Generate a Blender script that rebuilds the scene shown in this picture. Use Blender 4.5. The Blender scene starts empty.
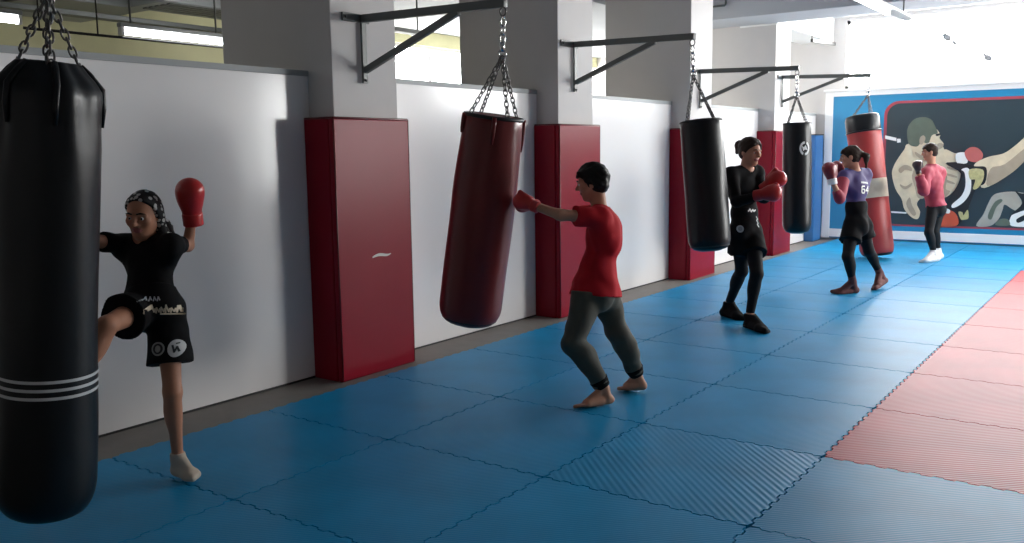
import bpy, bmesh, math, random
import numpy as np
from mathutils import Vector, Matrix, Euler
random.seed(7); rng = np.random.default_rng(7)
SC = bpy.context.scene
COL = SC.collection

# ------------------------------------------------------------------ camera
cam_d = bpy.data.cameras.new('camera'); cam = bpy.data.objects.new('camera', cam_d); COL.objects.link(cam)
YAW, PITCH, ROLL, FOC = -0.6238, 0.1339, -0.0138, 890.99
CAM = np.array([2.247, -4.356, 1.523])
def cam_axes():
    cy, sy, cp, sp = math.cos(YAW), math.sin(YAW), math.cos(PITCH), math.sin(PITCH)
    f = np.array([sy*cp, cy*cp, -sp]); r = np.array([cy, -sy, 0.]); u = np.cross(r, f)
    cr, sr = math.cos(ROLL), math.sin(ROLL)
    return cr*r+sr*u, -sr*r+cr*u, f
CR, CU, CF = cam_axes()
m = Matrix(((CR[0], CU[0], -CF[0], CAM[0]), (CR[1], CU[1], -CF[1], CAM[1]), (CR[2], CU[2], -CF[2], CAM[2]), (0, 0, 0, 1)))
cam.matrix_world = m
cam_d.sensor_width = 36; cam_d.lens = FOC*36/1024; cam_d.clip_start = 0.05; cam_d.clip_end = 200
SC.camera = cam

# ------------------------------------------------------------------ daylight, exposure
SC.view_settings.view_transform = 'Standard'; SC.view_settings.look = 'None'
SC.view_settings.gamma = 1; SC.view_settings.use_curve_mapping = False
SC.view_settings.exposure = 0.45
W = bpy.data.worlds.new('overcast_sky'); SC.world = W; W.use_nodes = True
bg = W.node_tree.nodes['Background']; bg.inputs[0].default_value = (1.0, 0.985, 0.97, 1); bg.inputs[1].default_value = 26.0
SC.cycles.max_bounces = 8; SC.cycles.diffuse_bounces = 4; SC.cycles.glossy_bounces = 4; SC.cycles.transparent_max_bounces = 8
SC.cycles.sample_clamp_indirect = 6
def portal(name, loc, rot, sx, sy):
    l = bpy.data.lights.new(name, 'AREA'); l.shape = 'RECTANGLE'; l.size = sx; l.size_y = sy
    l.cycles.is_portal = True
    o = bpy.data.objects.new(name, l); o.location = loc; o.rotation_euler = rot; COL.objects.link(o)
    return o
H = math.pi/2
portal('back_window_portal', (2.0, 11.3, 3.01), (-H, 0, 0), 8.1, 1.14)          # faces -Y
portal('right_window_portal', (6.75, 8.6, 2.0), (0, H, 0), 2.3, 3.2)             # faces -X
portal('far_window_portal', (-6.75, 8.0, 2.65), (0, -H, 0), 0.9, 6.2)           # faces +X

# ------------------------------------------------------------------ materials
def srgb(r, g, b):
    f = lambda c: (c/255/12.92) if c/255 <= 0.04045 else ((c/255+0.055)/1.055)**2.4
    return (f(r), f(g), f(b), 1)
def mat(name, col, rough=0.5, metal=0.0, spec=0.5, coat=0, emit=None, es=0, noise=0.0, nscale=8, bump=0, bscale=60, sheen=0):
    m = bpy.data.materials.new(name); m.use_nodes = True
    nt = m.node_tree; b = nt.nodes['Principled BSDF']
    b.inputs['Base Color'].default_value = col; b.inputs['Roughness'].default_value = rough
    b.inputs['Metallic'].default_value = metal; b.inputs['Specular IOR Level'].default_value = spec
    b.inputs['Coat Weight'].default_value = coat
    if sheen: b.inputs['Sheen Weight'].default_value = sheen
    if emit: b.inputs['Emission Color'].default_value = emit; b.inputs['Emission Strength'].default_value = es
    tc = nt.nodes.new('ShaderNodeTexCoord')
    if noise:
        n = nt.nodes.new('ShaderNodeTexNoise'); n.inputs['Scale'].default_value = nscale; n.inputs['Detail'].default_value = 4
        mr = nt.nodes.new('ShaderNodeMapRange'); mr.inputs[3].default_value = 1-noise; mr.inputs[4].default_value = 1+noise
        mx = nt.nodes.new('ShaderNodeVectorMath'); mx.operation = 'SCALE'; mx.inputs[0].default_value = col[:3]
        nt.links.new(tc.outputs['Object'], n.inputs['Vector']); nt.links.new(n.outputs[0], mr.inputs[0])
        nt.links.new(mr.outputs[0], mx.inputs['Scale']); nt.links.new(mx.outputs[0], b.inputs['Base Color'])
    if bump:
        n2 = nt.nodes.new('ShaderNodeTexNoise'); n2.inputs['Scale'].default_value = bscale
        bm_ = nt.nodes.new('ShaderNodeBump'); bm_.inputs['Strength'].default_value = bump; bm_.inputs['Distance'].default_value = 0.01
        nt.links.new(tc.outputs['Object'], n2.inputs['Vector']); nt.links.new(n2.outputs[0], bm_.inputs['Height'])
        nt.links.new(bm_.outputs[0], b.inputs['Normal'])
    return m
def mat_foam(name, col, ang, scale, strength, rough=0.42):
    m = bpy.data.materials.new(name); m.use_nodes = True
    nt = m.node_tree; b = nt.nodes['Principled BSDF']; b.inputs['Roughness'].default_value = rough
    b.inputs['Specular IOR Level'].default_value = 0.24
    tc = nt.nodes.new('ShaderNodeTexCoord'); mp = nt.nodes.new('ShaderNodeMapping'); mp.inputs['Rotation'].default_value = (0, 0, ang)
    w = nt.nodes.new('ShaderNodeTexWave'); w.inputs['Scale'].default_value = scale; w.inputs['Distortion'].default_value = 0.0
    w.inputs['Detail'].default_value = 1; w.inputs['Detail Scale'].default_value = 3
    bm_ = nt.nodes.new('ShaderNodeBump'); bm_.inputs['Strength'].default_value = strength; bm_.inputs['Distance'].default_value = 0.004
    n = nt.nodes.new('ShaderNodeTexNoise'); n.inputs['Scale'].default_value = 2.2; n.inputs['Detail'].default_value = 6
    oi = nt.nodes.new('ShaderNodeObjectInfo')
    ad = nt.nodes.new('ShaderNodeMath'); ad.operation = 'MULTIPLY_ADD'; ad.inputs[1].default_value = 0.18
    mr = nt.nodes.new('ShaderNodeMapRange'); mr.inputs[1].default_value = 0.3; mr.inputs[2].default_value = 0.9; mr.inputs[3].default_value = 0.84; mr.inputs[4].default_value = 1.16
    mx = nt.nodes.new('ShaderNodeVectorMath'); mx.operation = 'SCALE'; mx.inputs[0].default_value = col[:3]
    L = nt.links.new
    L(tc.outputs['Object'], mp.inputs[0]); L(mp.outputs[0], w.inputs[0]); L(w.outputs[1], bm_.inputs['Height']); L(bm_.outputs[0], b.inputs['Normal'])
    L(tc.outputs['Object'], n.inputs['Vector']); L(oi.outputs['Random'], ad.inputs[0]); L(n.outputs[0], ad.inputs[2]); L(ad.outputs[0], mr.inputs[0])
    L(mr.outputs[0], mx.inputs['Scale']); L(mx.outputs[0], b.inputs['Base Color'])
    return m
def mat_dots(name, base, dot, scale, size):
    m = mat(name, base, 0.7); nt = m.node_tree; b = nt.nodes['Principled BSDF']
    tc = nt.nodes.new('ShaderNodeTexCoord'); v = nt.nodes.new('ShaderNodeTexVoronoi'); v.inputs['Scale'].default_value = scale
    c = nt.nodes.new('ShaderNodeMath'); c.operation = 'LESS_THAN'; c.inputs[1].default_value = size
    mx = nt.nodes.new('ShaderNodeMix'); mx.data_type = 'RGBA'; mx.inputs[6].default_value = base; mx.inputs[7].default_value = dot
    nt.links.new(tc.outputs['Object'], v.inputs['Vector']); nt.links.new(v.outputs['Distance'], c.inputs[0])
    nt.links.new(c.outputs[0], mx.inputs[0]); nt.links.new(mx.outputs[2], b.inputs['Base Color'])
    return m
def mat_glass(name):
    m = bpy.data.materials.new(name); m.use_nodes = True; nt = m.node_tree; nt.nodes.clear()
    o = nt.nodes.new('ShaderNodeOutputMaterial'); mx = nt.nodes.new('ShaderNodeMixShader'); t = nt.nodes.new('ShaderNodeBsdfTransparent')
    g = nt.nodes.new('ShaderNodeBsdfGlossy'); g.inputs['Roughness'].default_value = 0.03
    t.inputs[0].default_value = (0.97, 0.98, 0.98, 1); mx.inputs[0].default_value = 0.06
    nt.links.new(t.outputs[0], mx.inputs[1]); nt.links.new(g.outputs[0], mx.inputs[2]); nt.links.new(mx.outputs[0], o.inputs[0])
    return m
M = dict(
    plaster=mat('grey_white_plaster', (0.55, 0.53, 0.52, 1), 0.7, noise=0.04, nscale=5, bump=0.05, bscale=40),
    ceiling=mat('ceiling_paint', (0.42, 0.44, 0.47, 1), 0.8, noise=0.04, nscale=3),
    panel=mat('white_gloss_laminate', (0.86, 0.84, 0.83, 1), 0.15, spec=0.38, noise=0.02, nscale=1.5),
    concrete=mat('bare_floor', (0.22, 0.20, 0.18, 1), 0.6, noise=0.15, nscale=9, bump=0.1),
    yellow=mat('pale_yellow_paint', (0.62, 0.60, 0.36, 1), 0.8, noise=0.05),
    grey_box=mat('grey_sheet_metal', (0.33, 0.35, 0.35, 1), 0.5),
    white=mat('white_paint', (0.8, 0.8, 0.79, 1), 0.45),
    black_trim=mat('black_rubber', (0.012, 0.012, 0.012, 1), 0.5),
    steel=mat('grey_painted_steel', (0.11, 0.118, 0.113, 1), 0.45, metal=0.2, noise=0.1, nscale=12),
    chain=mat('chain_steel', (0.14, 0.14, 0.14, 1), 0.35, metal=0.9),
    bright=mat('bright_steel', (0.6, 0.6, 0.6, 1), 0.2, metal=1),
    blue=mat_foam('blue_foam', (0.003, 0.275, 0.55, 1), 0.785, 17, 0.22, 0.42),
    ridged=mat_foam('blue_ridged_foam', (0.003, 0.275, 0.55, 1), -0.785, 9.5, 0.3, 0.42),
    red_foam=mat_foam('red_foam', (0.52, 0.05, 0.065, 1), 0.785, 13, 0.4, 0.42),
    pad=mat('red_vinyl', (0.235, 0.005, 0.018, 1), 0.3, spec=0.13, noise=0.08, nscale=3, bump=0.03, bscale=14),
    pad_dark=mat('dark_red_piping', (0.12, 0.006, 0.01, 1), 0.4),
    foam_white=mat('torn_white_foam', (0.7, 0.66, 0.62, 1), 0.8),
    bag_black=mat('black_leather', (0.007, 0.009, 0.011, 1), 0.36, spec=0.3, bump=0.05, bscale=18),
    bag_brown=mat('oxblood_leather', (0.15, 0.017, 0.018, 1), 0.3, spec=0.35, noise=0.12, nscale=4, bump=0.06, bscale=14),
    bag_red=mat('red_canvas', (0.34, 0.028, 0.028, 1), 0.5, noise=0.06),
    tan=mat('beige_tape', (0.62, 0.52, 0.38, 1), 0.7, noise=0.12, nscale=18),
    stripe=mat('pale_grey_print', (0.55, 0.57, 0.58, 1), 0.5),
    blue_board=mat('blue_print', (0.015, 0.21, 0.40, 1), 0.4),
    blue_pad=mat('blue_vinyl', (0.02, 0.12, 0.32, 1), 0.4),
    dark_print=mat('dark_print', (0.025, 0.045, 0.055, 1), 0.35),
    red_line=mat('red_print', (0.33, 0.05, 0.07, 1), 0.4),
    skin_print=mat('skin_tone_print', (0.62, 0.54, 0.38, 1), 0.4, noise=0.28, nscale=7),
    skin_shade=mat('brown_skin_print', (0.36, 0.30, 0.22, 1), 0.4, noise=0.2, nscale=9),
    hair_print=mat('grey_olive_print', (0.10, 0.13, 0.10, 1), 0.4, noise=0.15, nscale=9),
    grey_print=mat('grey_print', (0.36, 0.35, 0.30, 1), 0.4, noise=0.3, nscale=6),
    black_print=mat('black_print', (0.012, 0.018, 0.022, 1), 0.35),
    pink_print=mat('pink_red_print', (0.45, 0.12, 0.11, 1), 0.4, noise=0.1, nscale=9),
    orange_print=mat('orange_red_print', (0.50, 0.085, 0.04, 1), 0.4, noise=0.1, nscale=9),
    white_print=mat('white_print', (0.75, 0.77, 0.75, 1), 0.4),
    gold_print=mat('gold_print', (0.45, 0.42, 0.2, 1), 0.4, noise=0.4, nscale=22),
    glass=mat_glass('window_glass'),
    tube=mat('lit_tube', (1, 1, 1, 1), 0.5, emit=(0.96, 0.98, 1, 1), es=9),
    skin=mat('skin', (0.52, 0.26, 0.165, 1), 0.5, spec=0.25, noise=0.05, nscale=12),
    skin_dark=mat('tanned_skin', (0.44, 0.21, 0.13, 1), 0.5, spec=0.25, noise=0.05, nscale=12),
    lips=mat('lips', (0.33, 0.10, 0.09, 1), 0.4),
    eye_white=mat('eye_white', (0.75, 0.73, 0.7, 1), 0.2), iris=mat('dark_iris', (0.02, 0.012, 0.008, 1), 0.15),
    hair=mat('black_hair', (0.009, 0.008, 0.007, 1), 0.5, spec=0.2, bump=0.5, bscale=90),
    hair_brown=mat('dark_brown_hair', (0.03, 0.017, 0.011, 1), 0.6, spec=0.2, bump=0.5, bscale=90),
    black_cloth=mat('black_cloth', (0.006, 0.006, 0.007, 1), 0.85, spec=0.15, bump=0.06, bscale=40),
    leggings=mat('black_leggings', (0.008, 0.009, 0.011, 1), 0.75, spec=0.2),
    red_shirt=mat('red_jersey', (0.48, 0.012, 0.022, 1), 0.8, spec=0.15, bump=0.05, bscale=30),
    olive=mat('olive_jersey', (0.062, 0.064, 0.05, 1), 0.8, noise=0.12, nscale=14, bump=0.06, bscale=30),
    purple=mat('purple_jersey', (0.05, 0.032, 0.14, 1), 0.7),
    magenta=mat('pink_red_jersey', (0.29, 0.022, 0.048, 1), 0.7, noise=0.06),
    sock_red=mat('brown_red_sock', (0.11, 0.03, 0.028, 1), 0.8),
    sock_pale=mat('pale_beige_sock', (0.55, 0.47, 0.38, 1), 0.8),
    shoe_white=mat('white_shoe', (0.72, 0.70, 0.68, 1), 0.5),
    glove=mat('red_glove_leather', (0.50, 0.022, 0.022, 1), 0.3, bump=0.04, bscale=20),
    glove_dark=mat('maroon_glove_leather', (0.20, 0.02, 0.03, 1), 0.3),
    glove_black=mat('dark_glove_leather', (0.04, 0.02, 0.022, 1), 0.35),
    bandana=mat_dots('black_cloth_white_spots', (0.010, 0.010, 0.011, 1), (0.55, 0.55, 0.53, 1), 44, 0.42),
    sticker=mat('dark_sticker', (0.16, 0.16, 0.17, 1), 0.5),
)

# ------------------------------------------------------------------ mesh helpers
class MB:
    def __init__(s): s.V = []; s.F = []; s.mi = []; s.sm = []
    def add(s, V, F, mi=0, smooth=False):
        b = len(s.V); s.V += [tuple(v) for v in V]
        for f in F: s.F.append([i+b for i in f]); s.mi.append(mi); s.sm.append(smooth)
        return s
    def box(s, lo, hi, mi=0, Mx=None):
        x0, y0, z0 = lo; x1, y1, z1 = hi
        V = [(x0,y0,z0),(x1,y0,z0),(x1,y1,z0),(x0,y1,z0),(x0,y0,z1),(x1,y0,z1),(x1,y1,z1),(x0,y1,z1)]
        if Mx is not None: V = [tuple(Mx @ Vector(v)) for v in V]
        return s.add(V, [(0,3,2,1),(4,5,6,7),(0,1,5,4),(1,2,6,5),(2,3,7,6),(3,0,4,7)], mi)
    def bar(s, a, b, w, h, mi=0, up=(0,0,1)):
        a, b = Vector(a), Vector(b); d = (b-a); L = d.length; d.normalize(); u = Vector(up)
        r = d.cross(u).normalized(); u = r.cross(d)
        Mx = Matrix.Translation(a) @ Matrix((r, d, u)).transposed().to_4x4()
        return s.box((-w/2, 0, -h/2), (w/2, L, h/2), mi, Mx)
    def tube(s, pts, r, n=10, mi=0, closed=False, cap=True):
        pts = [Vector(p) for p in pts]; N = len(pts); rs = r if hasattr(r, '__len__') else [r]*N
        V = []; F = []; prev = None
        for i, p in enumerate(pts):
            if closed: t = pts[(i+1) % N]-pts[i-1]
            else: t = pts[min(i+1, N-1)]-pts[max(i-1, 0)]
            t.normalize()
            if prev is None:
                a = Vector((0,0,1)) if abs(t.z) < 0.9 else Vector((1,0,0)); x = t.cross(a).normalized()
            else: x = (prev-t*prev.dot(t)).normalized()
            prev = x; y = t.cross(x)
            for k in range(n):
                an = 2*math.pi*k/n; V.append(p+(x*math.cos(an)+y*math.sin(an))*rs[i])
        for i in range(N if closed else N-1):
            j = (i+1) % N
            for k in range(n): F.append((i*n+k, i*n+(k+1) % n, j*n+(k+1) % n, j*n+k))
        if not closed and cap: F.append(tuple(range(n))[::-1]); F.append(tuple((N-1)*n+k for k in range(n)))
        return s.add(V, F, mi, True)
    def prism(s, poly, axis_o, ax, ay, n, depth, mi=0):
        """polygon in the plane (o, ax, ay), extruded by depth along n"""
        o, ax, ay, n = Vector(axis_o), Vector(ax), Vector(ay), Vector(n); k = len(poly)
        a = [o+ax*p[0]+ay*p[1] for p in poly]; b = [p+n*depth for p in a]
        F = [tuple(range(k))[::-1], tuple(range(k, 2*k))]+[(i, (i+1) % k, (i+1) % k+k, i+k) for i in range(k)]
        return s.add(a+b, F, mi)
    def build(s, name, mats, parent=None, bevel=0, seg=2):
        me = bpy.data.meshes.new(name)
        off = np.array(WORLD_LOC.get(parent.name, (0,0,0))) if parent else np.zeros(3)
        V = np.array(s.V, float)-off
        me.from_pydata(V.tolist(), [], s.F)
        for mm in (mats if isinstance(mats, (list, tuple)) else [mats]): me.materials.append(mm)
        me.polygons.foreach_set('material_index', s.mi); me.polygons.foreach_set('use_smooth', s.sm)
        bm = bmesh.new(); bm.from_mesh(me)
        if bevel:
            es = [e for e in bm.edges if len(e.link_faces) == 2 and e.calc_face_angle(0) > 0.6]
            bmesh.ops.bevel(bm, geom=es, offset=bevel, segments=seg, affect='EDGES', profile=0.5, clamp_overlap=True)
            for f in bm.faces: f.smooth = f.smooth or f.calc_area() < bevel*0.8
        bmesh.ops.recalc_face_normals(bm, faces=bm.faces)
        bm.to_mesh(me); bm.free()
        o = bpy.data.objects.new(name, me); COL.objects.link(o)
        if parent: o.parent = parent; WORLD_LOC[o.name] = off
        return o
WORLD_LOC = {}
def tag(o, label=None, cat=None, group=None, kind=None):
    if label: o['label'] = label
    if cat: o['category'] = cat
    if group: o['group'] = group
    if kind: o['kind'] = kind
    return o
def thing(name, loc, label, cat, group=None):
    o = bpy.data.objects.new(name, None); o.location = loc; o.empty_display_size = 0.1; COL.objects.link(o)
    WORLD_LOC[o.name] = tuple(loc)
    return tag(o, label, cat, group)
def solid(name, lo, hi, mt, kind='structure', bevel=0):
    return tag(MB().box(lo, hi).build(name, mt, bevel=bevel), kind=kind)

# ------------------------------------------------------------------ the hall
FZ = -0.03                       # bare floor; mat tops are z = 0
XP = -2.45                       # face of the white partition
XC = -2.215                      # face of the pillars
XR, YB, YF, ZC = 6.7, 11.0, -8.0, 3.62
PIL = [(-2.98, -2.36), (-0.16, 0.46), (2.60, 3.22), (5.45, 6.07), (8.30, 8.92)]
solid('floor', (-6.9, YF-.2, FZ-.1), (XR+.2, YB+.25, FZ), M['concrete'])
solid('ceiling', (-3.4, YF-.2, ZC), (XR+.2, YB+.25, ZC+.15), M['ceiling'])
solid('ceiling', (-6.9, YF-.2, 3.3), (-3.4, YB+.25, 3.62), M['ceiling'])
solid('wall_front', (-6.9, YF-.2, FZ), (XR+.2, YF, ZC), M['plaster'])
# back wall with its long high window
b = MB().box((-6.9, YB, FZ), (XR+.2, YB+.25, 2.46)).box((-6.9, YB, 3.56), (XR+.2, YB+.25, ZC)).box((-6.9, YB, 2.46), (-2.0, YB+.25, 3.56)).box((6.0, YB, 2.46), (XR+.2, YB+.25, 3.56))
tag(b.build('wall_back', M['plaster']), kind='structure')
# right wall with a band of windows
b = MB().box((XR, YF, FZ), (XR+.2, YB, 0.85)).box((XR, YF, 3.15), (XR+.2, YB, ZC)).box((XR, YF, .85), (XR+.2, 7.0, 3.15)).box((XR, 10.2, .85), (XR+.2, YB, 3.15))
tag(b.build('wall_right', M['plaster']), kind='structure')
# far wall of the neighbouring room: pale yellow, window band at its far end
b = MB().box((-6.9, YF, FZ), (-6.7, YB, 2.2)).box((-6.9, YF, 3.1), (-6.7, YB, 3.3)).box((-6.9, YF, 2.2), (-6.7, 4.9, 3.1))
tag(b.build('wall_left', M['yellow']), kind='structure')
def window(name, axis, c0, c1, z0, z1, pos, cuts, pane_n):
    """frame + panes in a wall opening; axis 'x' runs along X at y=pos, axis 'y' along Y at x=pos"""
    f = MB(); t = 0.05
    P = (lambda u, z, d: (u, pos+d, z)) if axis == 'x' else (lambda u, z, d: (pos+d, u, z))
    def bx(u0, u1, za, zb, d0=-.03, d1=.03):
        a = P(u0, za, d0); b_ = P(u1, zb, d1); f.box(tuple(map(min, a, b_)), tuple(map(max, a, b_)))
    bx(c0, c1, z0, z0+t); bx(c0, c1, z1-t, z1); bx(c0, c0+t, z0, z1); bx(c1-t, c1, z0, z1)
    cuts = cuts or [c0+(c1-c0)*k/pane_n for k in range(1, pane_n)]; ed = [c0]+list(cuts)+[c1]
    for u in cuts: bx(u-.03, u+.03, z0+t, z1-t)
    fr = tag(f.build(name, M['white']), kind='structure')
    for k in range(len(ed)-1):
        u0 = ed[k]+.035; u1 = ed[k+1]-.035
        g = MB(); a = P(u0, z0+t, -.004); b_ = P(u1, z1-t, .004); g.box(tuple(map(min, a, b_)), tuple(map(max, a, b_)))
        g.build('pane', M['glass'], fr)
    return fr
window('window_1', 'x', -2.0, 6.0, 2.46, 3.56, 11.06, (-1.08, 1.25, 3.6), 4)
window('window_2', 'y', 7.0, 10.2, 0.85, 3.15, 6.78, None, 3)
window('window_3', 'y', 4.9, 10.9, 2.2, 3.1, -6.78, None, 5)
tag(MB().box((-2.3, 10.86, 2.425), (6.2, 11.0, 2.46)).build('trim_1', M['white'], bevel=.005), kind='structure')   # sill

for k, (y0, y1) in enumerate(PIL):
    tag(MB().box((-3.35, y0, FZ), (XC, y1, ZC)).build('wall_left_pillar', M['plaster'], bevel=.006), kind='structure')
edges = [(-7.9, PIL[0][0])]+[(PIL[k][1], PIL[k+1][0]) for k in range(4)]+[(PIL[4][1], 10.995)]
for y0, y1 in edges:
    g = MB().box((XP-.05, y0+.002, FZ+.012), (XP, y1-.002, 2.045))
    tag(g.build('wall_left_panel', M['panel'], bevel=.002), kind='structure')
    tag(MB().box((XP-.06, y0+.002, 2.0455), (XP+.006, y1-.002, 2.082)).build('trim_2', M['grey_box']), kind='structure')
    tag(MB().box((XP-.045, y0+.002, FZ), (XP+.004, y1-.002, FZ+.0115)).build('baseboard_left', M['black_trim']), kind='structure')
# beams: one across the hall before the last bay, one along the pillars of that bay
tag(MB().box((-3.4, 7.42, 3.26), (XR, 8.28, ZC)).build('ceiling_beam', M['ceiling'], bevel=.01), kind='structure')
tag(MB().box((-2.75, 8.285, 3.24), (-2.2, YB, ZC)).build('ceiling_beam', M['white'], bevel=.008), kind='structure')

# ------------------------------------------------------------------ puzzle mats
def edge_pts(a, b):
    """profile offsets along a unit edge: trapezoid teeth, in (u, off)"""
    out = []; p = 1/20.; A = 0.007
    for k in range(20):
        s = A if k % 2 == 0 else -A
        u = a+k*p
        out += [(u+.1*p, s), (u+.9*p, s)]
    return out
def mat_poly(i, j, x1=None, y1=None):
    g = 0.0042; X0, X1, Y0, Y1 = i, i+1, j, j+1 if y1 is None else y1
    P = []
    P.append((X0+g+.004, Y0+g+.004))
    for u, o in edge_pts(X0, X1)[1:-1]: P.append((u, Y0+o+g))
    P.append((X1-g-.004, Y0+g+.004))
    yy = Y1-Y0
    for u, o in edge_pts(Y0, Y1)[1:-1]:
        if u < Y1-.02: P.append((X1+o-g, u))
    P.append((X1-g-.004, Y1-g-.004))
    for u, o in edge_pts(X0, X1)[1:-1][::-1]: P.append((u, (Y1+o-g) if y1 is None else Y1-g))
    P.append((X0+g+.004, Y1-g-.004))
    for u, o in edge_pts(Y0, Y1)[1:-1][::-1]:
        if u < Y1-.02: P.append((X0+o+g, u))
    return P
def seen(i, j, margin=0):
    for a in np.linspace(0, 1, 6):
        for c in np.linspace(0, 1, 6):
            d = np.array([i+a, j+c, 0])-CAM; z = d@CF
            if z < .1: continue
            px = 512+FOC*(d@CR)/z; py = 271.5-FOC*(d@CU)/z
            if -margin <= px <= 1024+margin and -margin <= py <= 543+margin: return True
    return False
ORD = ['first', 'second', 'third', 'fourth', 'fifth', 'sixth', 'seventh', 'eighth', 'ninth', 'tenth', 'eleventh', 'twelfth', 'thirteenth', 'fourteenth', 'fifteenth']
FILES = {-2: 'file along the red pads', -1: 'middle blue file', 0: 'file beside the red area'}
for i in range(-2, 4):
    for j in range(-4, 11):
        if not seen(i, j): continue
        red = i >= 1 and 0 <= j < 8
        ridged = (i, j) == (0, -1)
        poly = mat_poly(i, j, y1=10.93 if j == 10 else None)
        loc = (i+.5, j+.5, FZ)
        mb = MB(); mb.prism([(x, y) for x, y in poly], (0, 0, FZ), (1,0,0), (0,1,0), (0,0,1), -FZ)
        mb.V = [(v[0]-loc[0], v[1]-loc[1], v[2]-loc[2]) for v in mb.V]
        o = mb.build('puzzle_mat', M['red_foam'] if red else M['ridged'] if ridged else M['blue'])
        o.location = loc
        if red:
            lab = 'red foam puzzle mat, %s from near edge, %s' % (ORD[j], ['file beside the blue mats', 'second file from the blue mats', 'third file from the blue mats'][i-1])
        elif ridged: lab = 'blue foam puzzle mat with bold diagonal ridges, corner touching the red area'
        elif i >= 1:
            lab = 'blue foam mat %s, %s' % ('%s row before the red area' % ORD[-1-j] if j < 0 else '%s row behind the red area' % ORD[j-8], ['first file', 'second file', 'third file'][i-1])
        else: lab = 'blue foam puzzle mat, %s from mural wall, %s' % (ORD[10-j], FILES[i])
        tag(o, lab, 'mat', 'red puzzle mats' if red else 'blue puzzle mats')

# ------------------------------------------------------------------ wall pads round the pillars
PADN = ['red vinyl pillar pad behind the bandana girl, nearest, with a pale tear on its front',
        'red vinyl pillar pad behind the boy in the red t-shirt',
        'red vinyl pillar pad beside the tilted black bag',
        'red vinyl pillar pad farthest away, behind the raised red gloves of the woman in black']
for k, (y0, y1) in enumerate(PIL[1:]):
    x0, xf, t, zt = XP+.003, -2.165, .06, 1.762
    pd = thing('pillar_pad', (XC+.02, (y0+y1)/2, FZ), PADN[k], 'wall pad', 'red pads round the pillars')
    MB().box((XC+.003, y0-t, FZ), (xf, y1+t, zt)).build('front_pad', M['pad'], pd, bevel=.014, seg=3)
    MB().box((x0, y0-t, FZ), (XC+.002, y0-.003, zt-.002)).build('side_pad', M['pad'], pd, bevel=.01)
    MB().box((x0, y1+.003, FZ), (XC+.002, y1+t, zt-.002)).build('side_pad', M['pad'], pd, bevel=.01)
    pp = MB(); z = zt-.002
    pp.tube([(x0+.01, y0-t+.004, z), (xf-.012, y0-t+.004, z), (xf-.004, y0-t+.012, z), (xf-.004, y1+t-.012, z), (xf-.012, y1+t-.004, z), (x0+.01, y1+t-.004, z)], .008, 8)
    for yy in (y0-t+.004, y1+t-.004): pp.tube([(xf-.004, yy+(.004 if yy < y0 else -.004), z), (xf-.004, yy+(.004 if yy < y0 else -.004), FZ+.01)], .006, 8)
    pp.build('piping', M['pad_dark'], pd)
    if k == 0:
        s = MB(); n = 12; up = []; lo = []
        for a in range(n+1):
            u = a/n; y = .105+.185*u; c = .800+.022*u+.012*math.sin(u*5)-.02*u*(1-u)*2; w = .0135*math.sin(math.pi*min(1, u*.9+.08))**.6
            up.append((y, c+w)); lo.append((y, c-w*.5))
        s.prism(lo+up[::-1], (xf-.001, 0, 0), (0,1,0), (0,0,1), (1,0,0), .0035)
        tag(s.build('tear', M['foam_white'], pd), 'pale crescent tear showing white foam')

# blue pad in the far corner
cp = thing('corner_pad', (-2.36, 10.72, FZ), 'narrow blue vinyl pad standing in the far corner by the mural', 'wall pad')
MB().box((-2.445, 10.5, FZ), (-2.29, 10.92, 1.72)).build('pad', M['blue_pad'], cp, bevel=.015)
MB().box((-2.447, 10.498, 1.722), (-2.288, 10.922, 1.735)).build('cap', M['black_trim'], cp)

# ------------------------------------------------------------------ brackets
BR = [(-2.86, -2.66, (-1.06, -2.62, 2.45), 2.45), (-.04, .12, (-1.0, .1, 2.405), 2.43), (2.66, 2.86, (-.909, 2.61, 2.437), 2.495), (5.52, 5.69, (-1.07, 5.75, 2.40), 2.43), (8.40, 8.55, (-.99, 8.52, 2.48), 2.53)]
BRL = [None, 'grey steel bracket holding the oxblood bag, on the nearest pillar', 'grey steel bracket on the second pillar holding the tilted black bag',
       'grey steel bracket on the third pillar holding the upright black bag with white emblem', 'thin grey steel bracket on the farthest pillar, above the red bag']
for k, (ya, yb, tip, zm) in enumerate(BR):
    tip = Vector(tip); x0 = XC+.002
    br = thing('bag_bracket', (x0, yb, zm-.4), BRL[k] or 'steel wall bracket above the frame holding the striped black bag', 'bracket', 'steel bag brackets on the pillars')
    mp = MB().box((x0, ya-.02, zm-.028), (x0+.012, yb+.07, zm+.028))
    for yy in (ya+.01, yb+.05): mp.tube([(x0+.01, yy, zm), (x0+.022, yy, zm)], .011, 6)
    mp.build('mounting_plate', M['steel'], br, bevel=.002)
    up = MB().box((x0+.0122, yb-.022, zm-.43), (x0+.03, yb+.022, zm-.029)); up.tube([(x0+.03, yb, zm-.41), (x0+.042, yb, zm-.41)], .011, 6)
    up.build('upright', M['steel'], br, bevel=.002)
    a0 = Vector((x0+.0125, yb, zm)); a1 = tip+Vector((.02, 0, .0))
    MB().bar(a0, a1, .042, .052).build('arm', M['steel'], br, bevel=.003)
    bm0 = Vector((x0+.031, yb, zm-.345)); bm1 = a0.lerp(a1, .70)-Vector((0, 0, .02))
    MB().bar(bm0, bm1, .036, .042).build('brace', M['steel'], br, bevel=.003)
    n = 14; cz = tip.z-.026-.022
    ring = [(tip.x+.022*math.cos(2*math.pi*q/n), tip.y, cz+.026*math.sin(2*math.pi*q/n)) for q in range(n)]
    MB().tube(ring, .0055, 6, closed=True).build('hook_eye', M['chain'], br)

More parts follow.
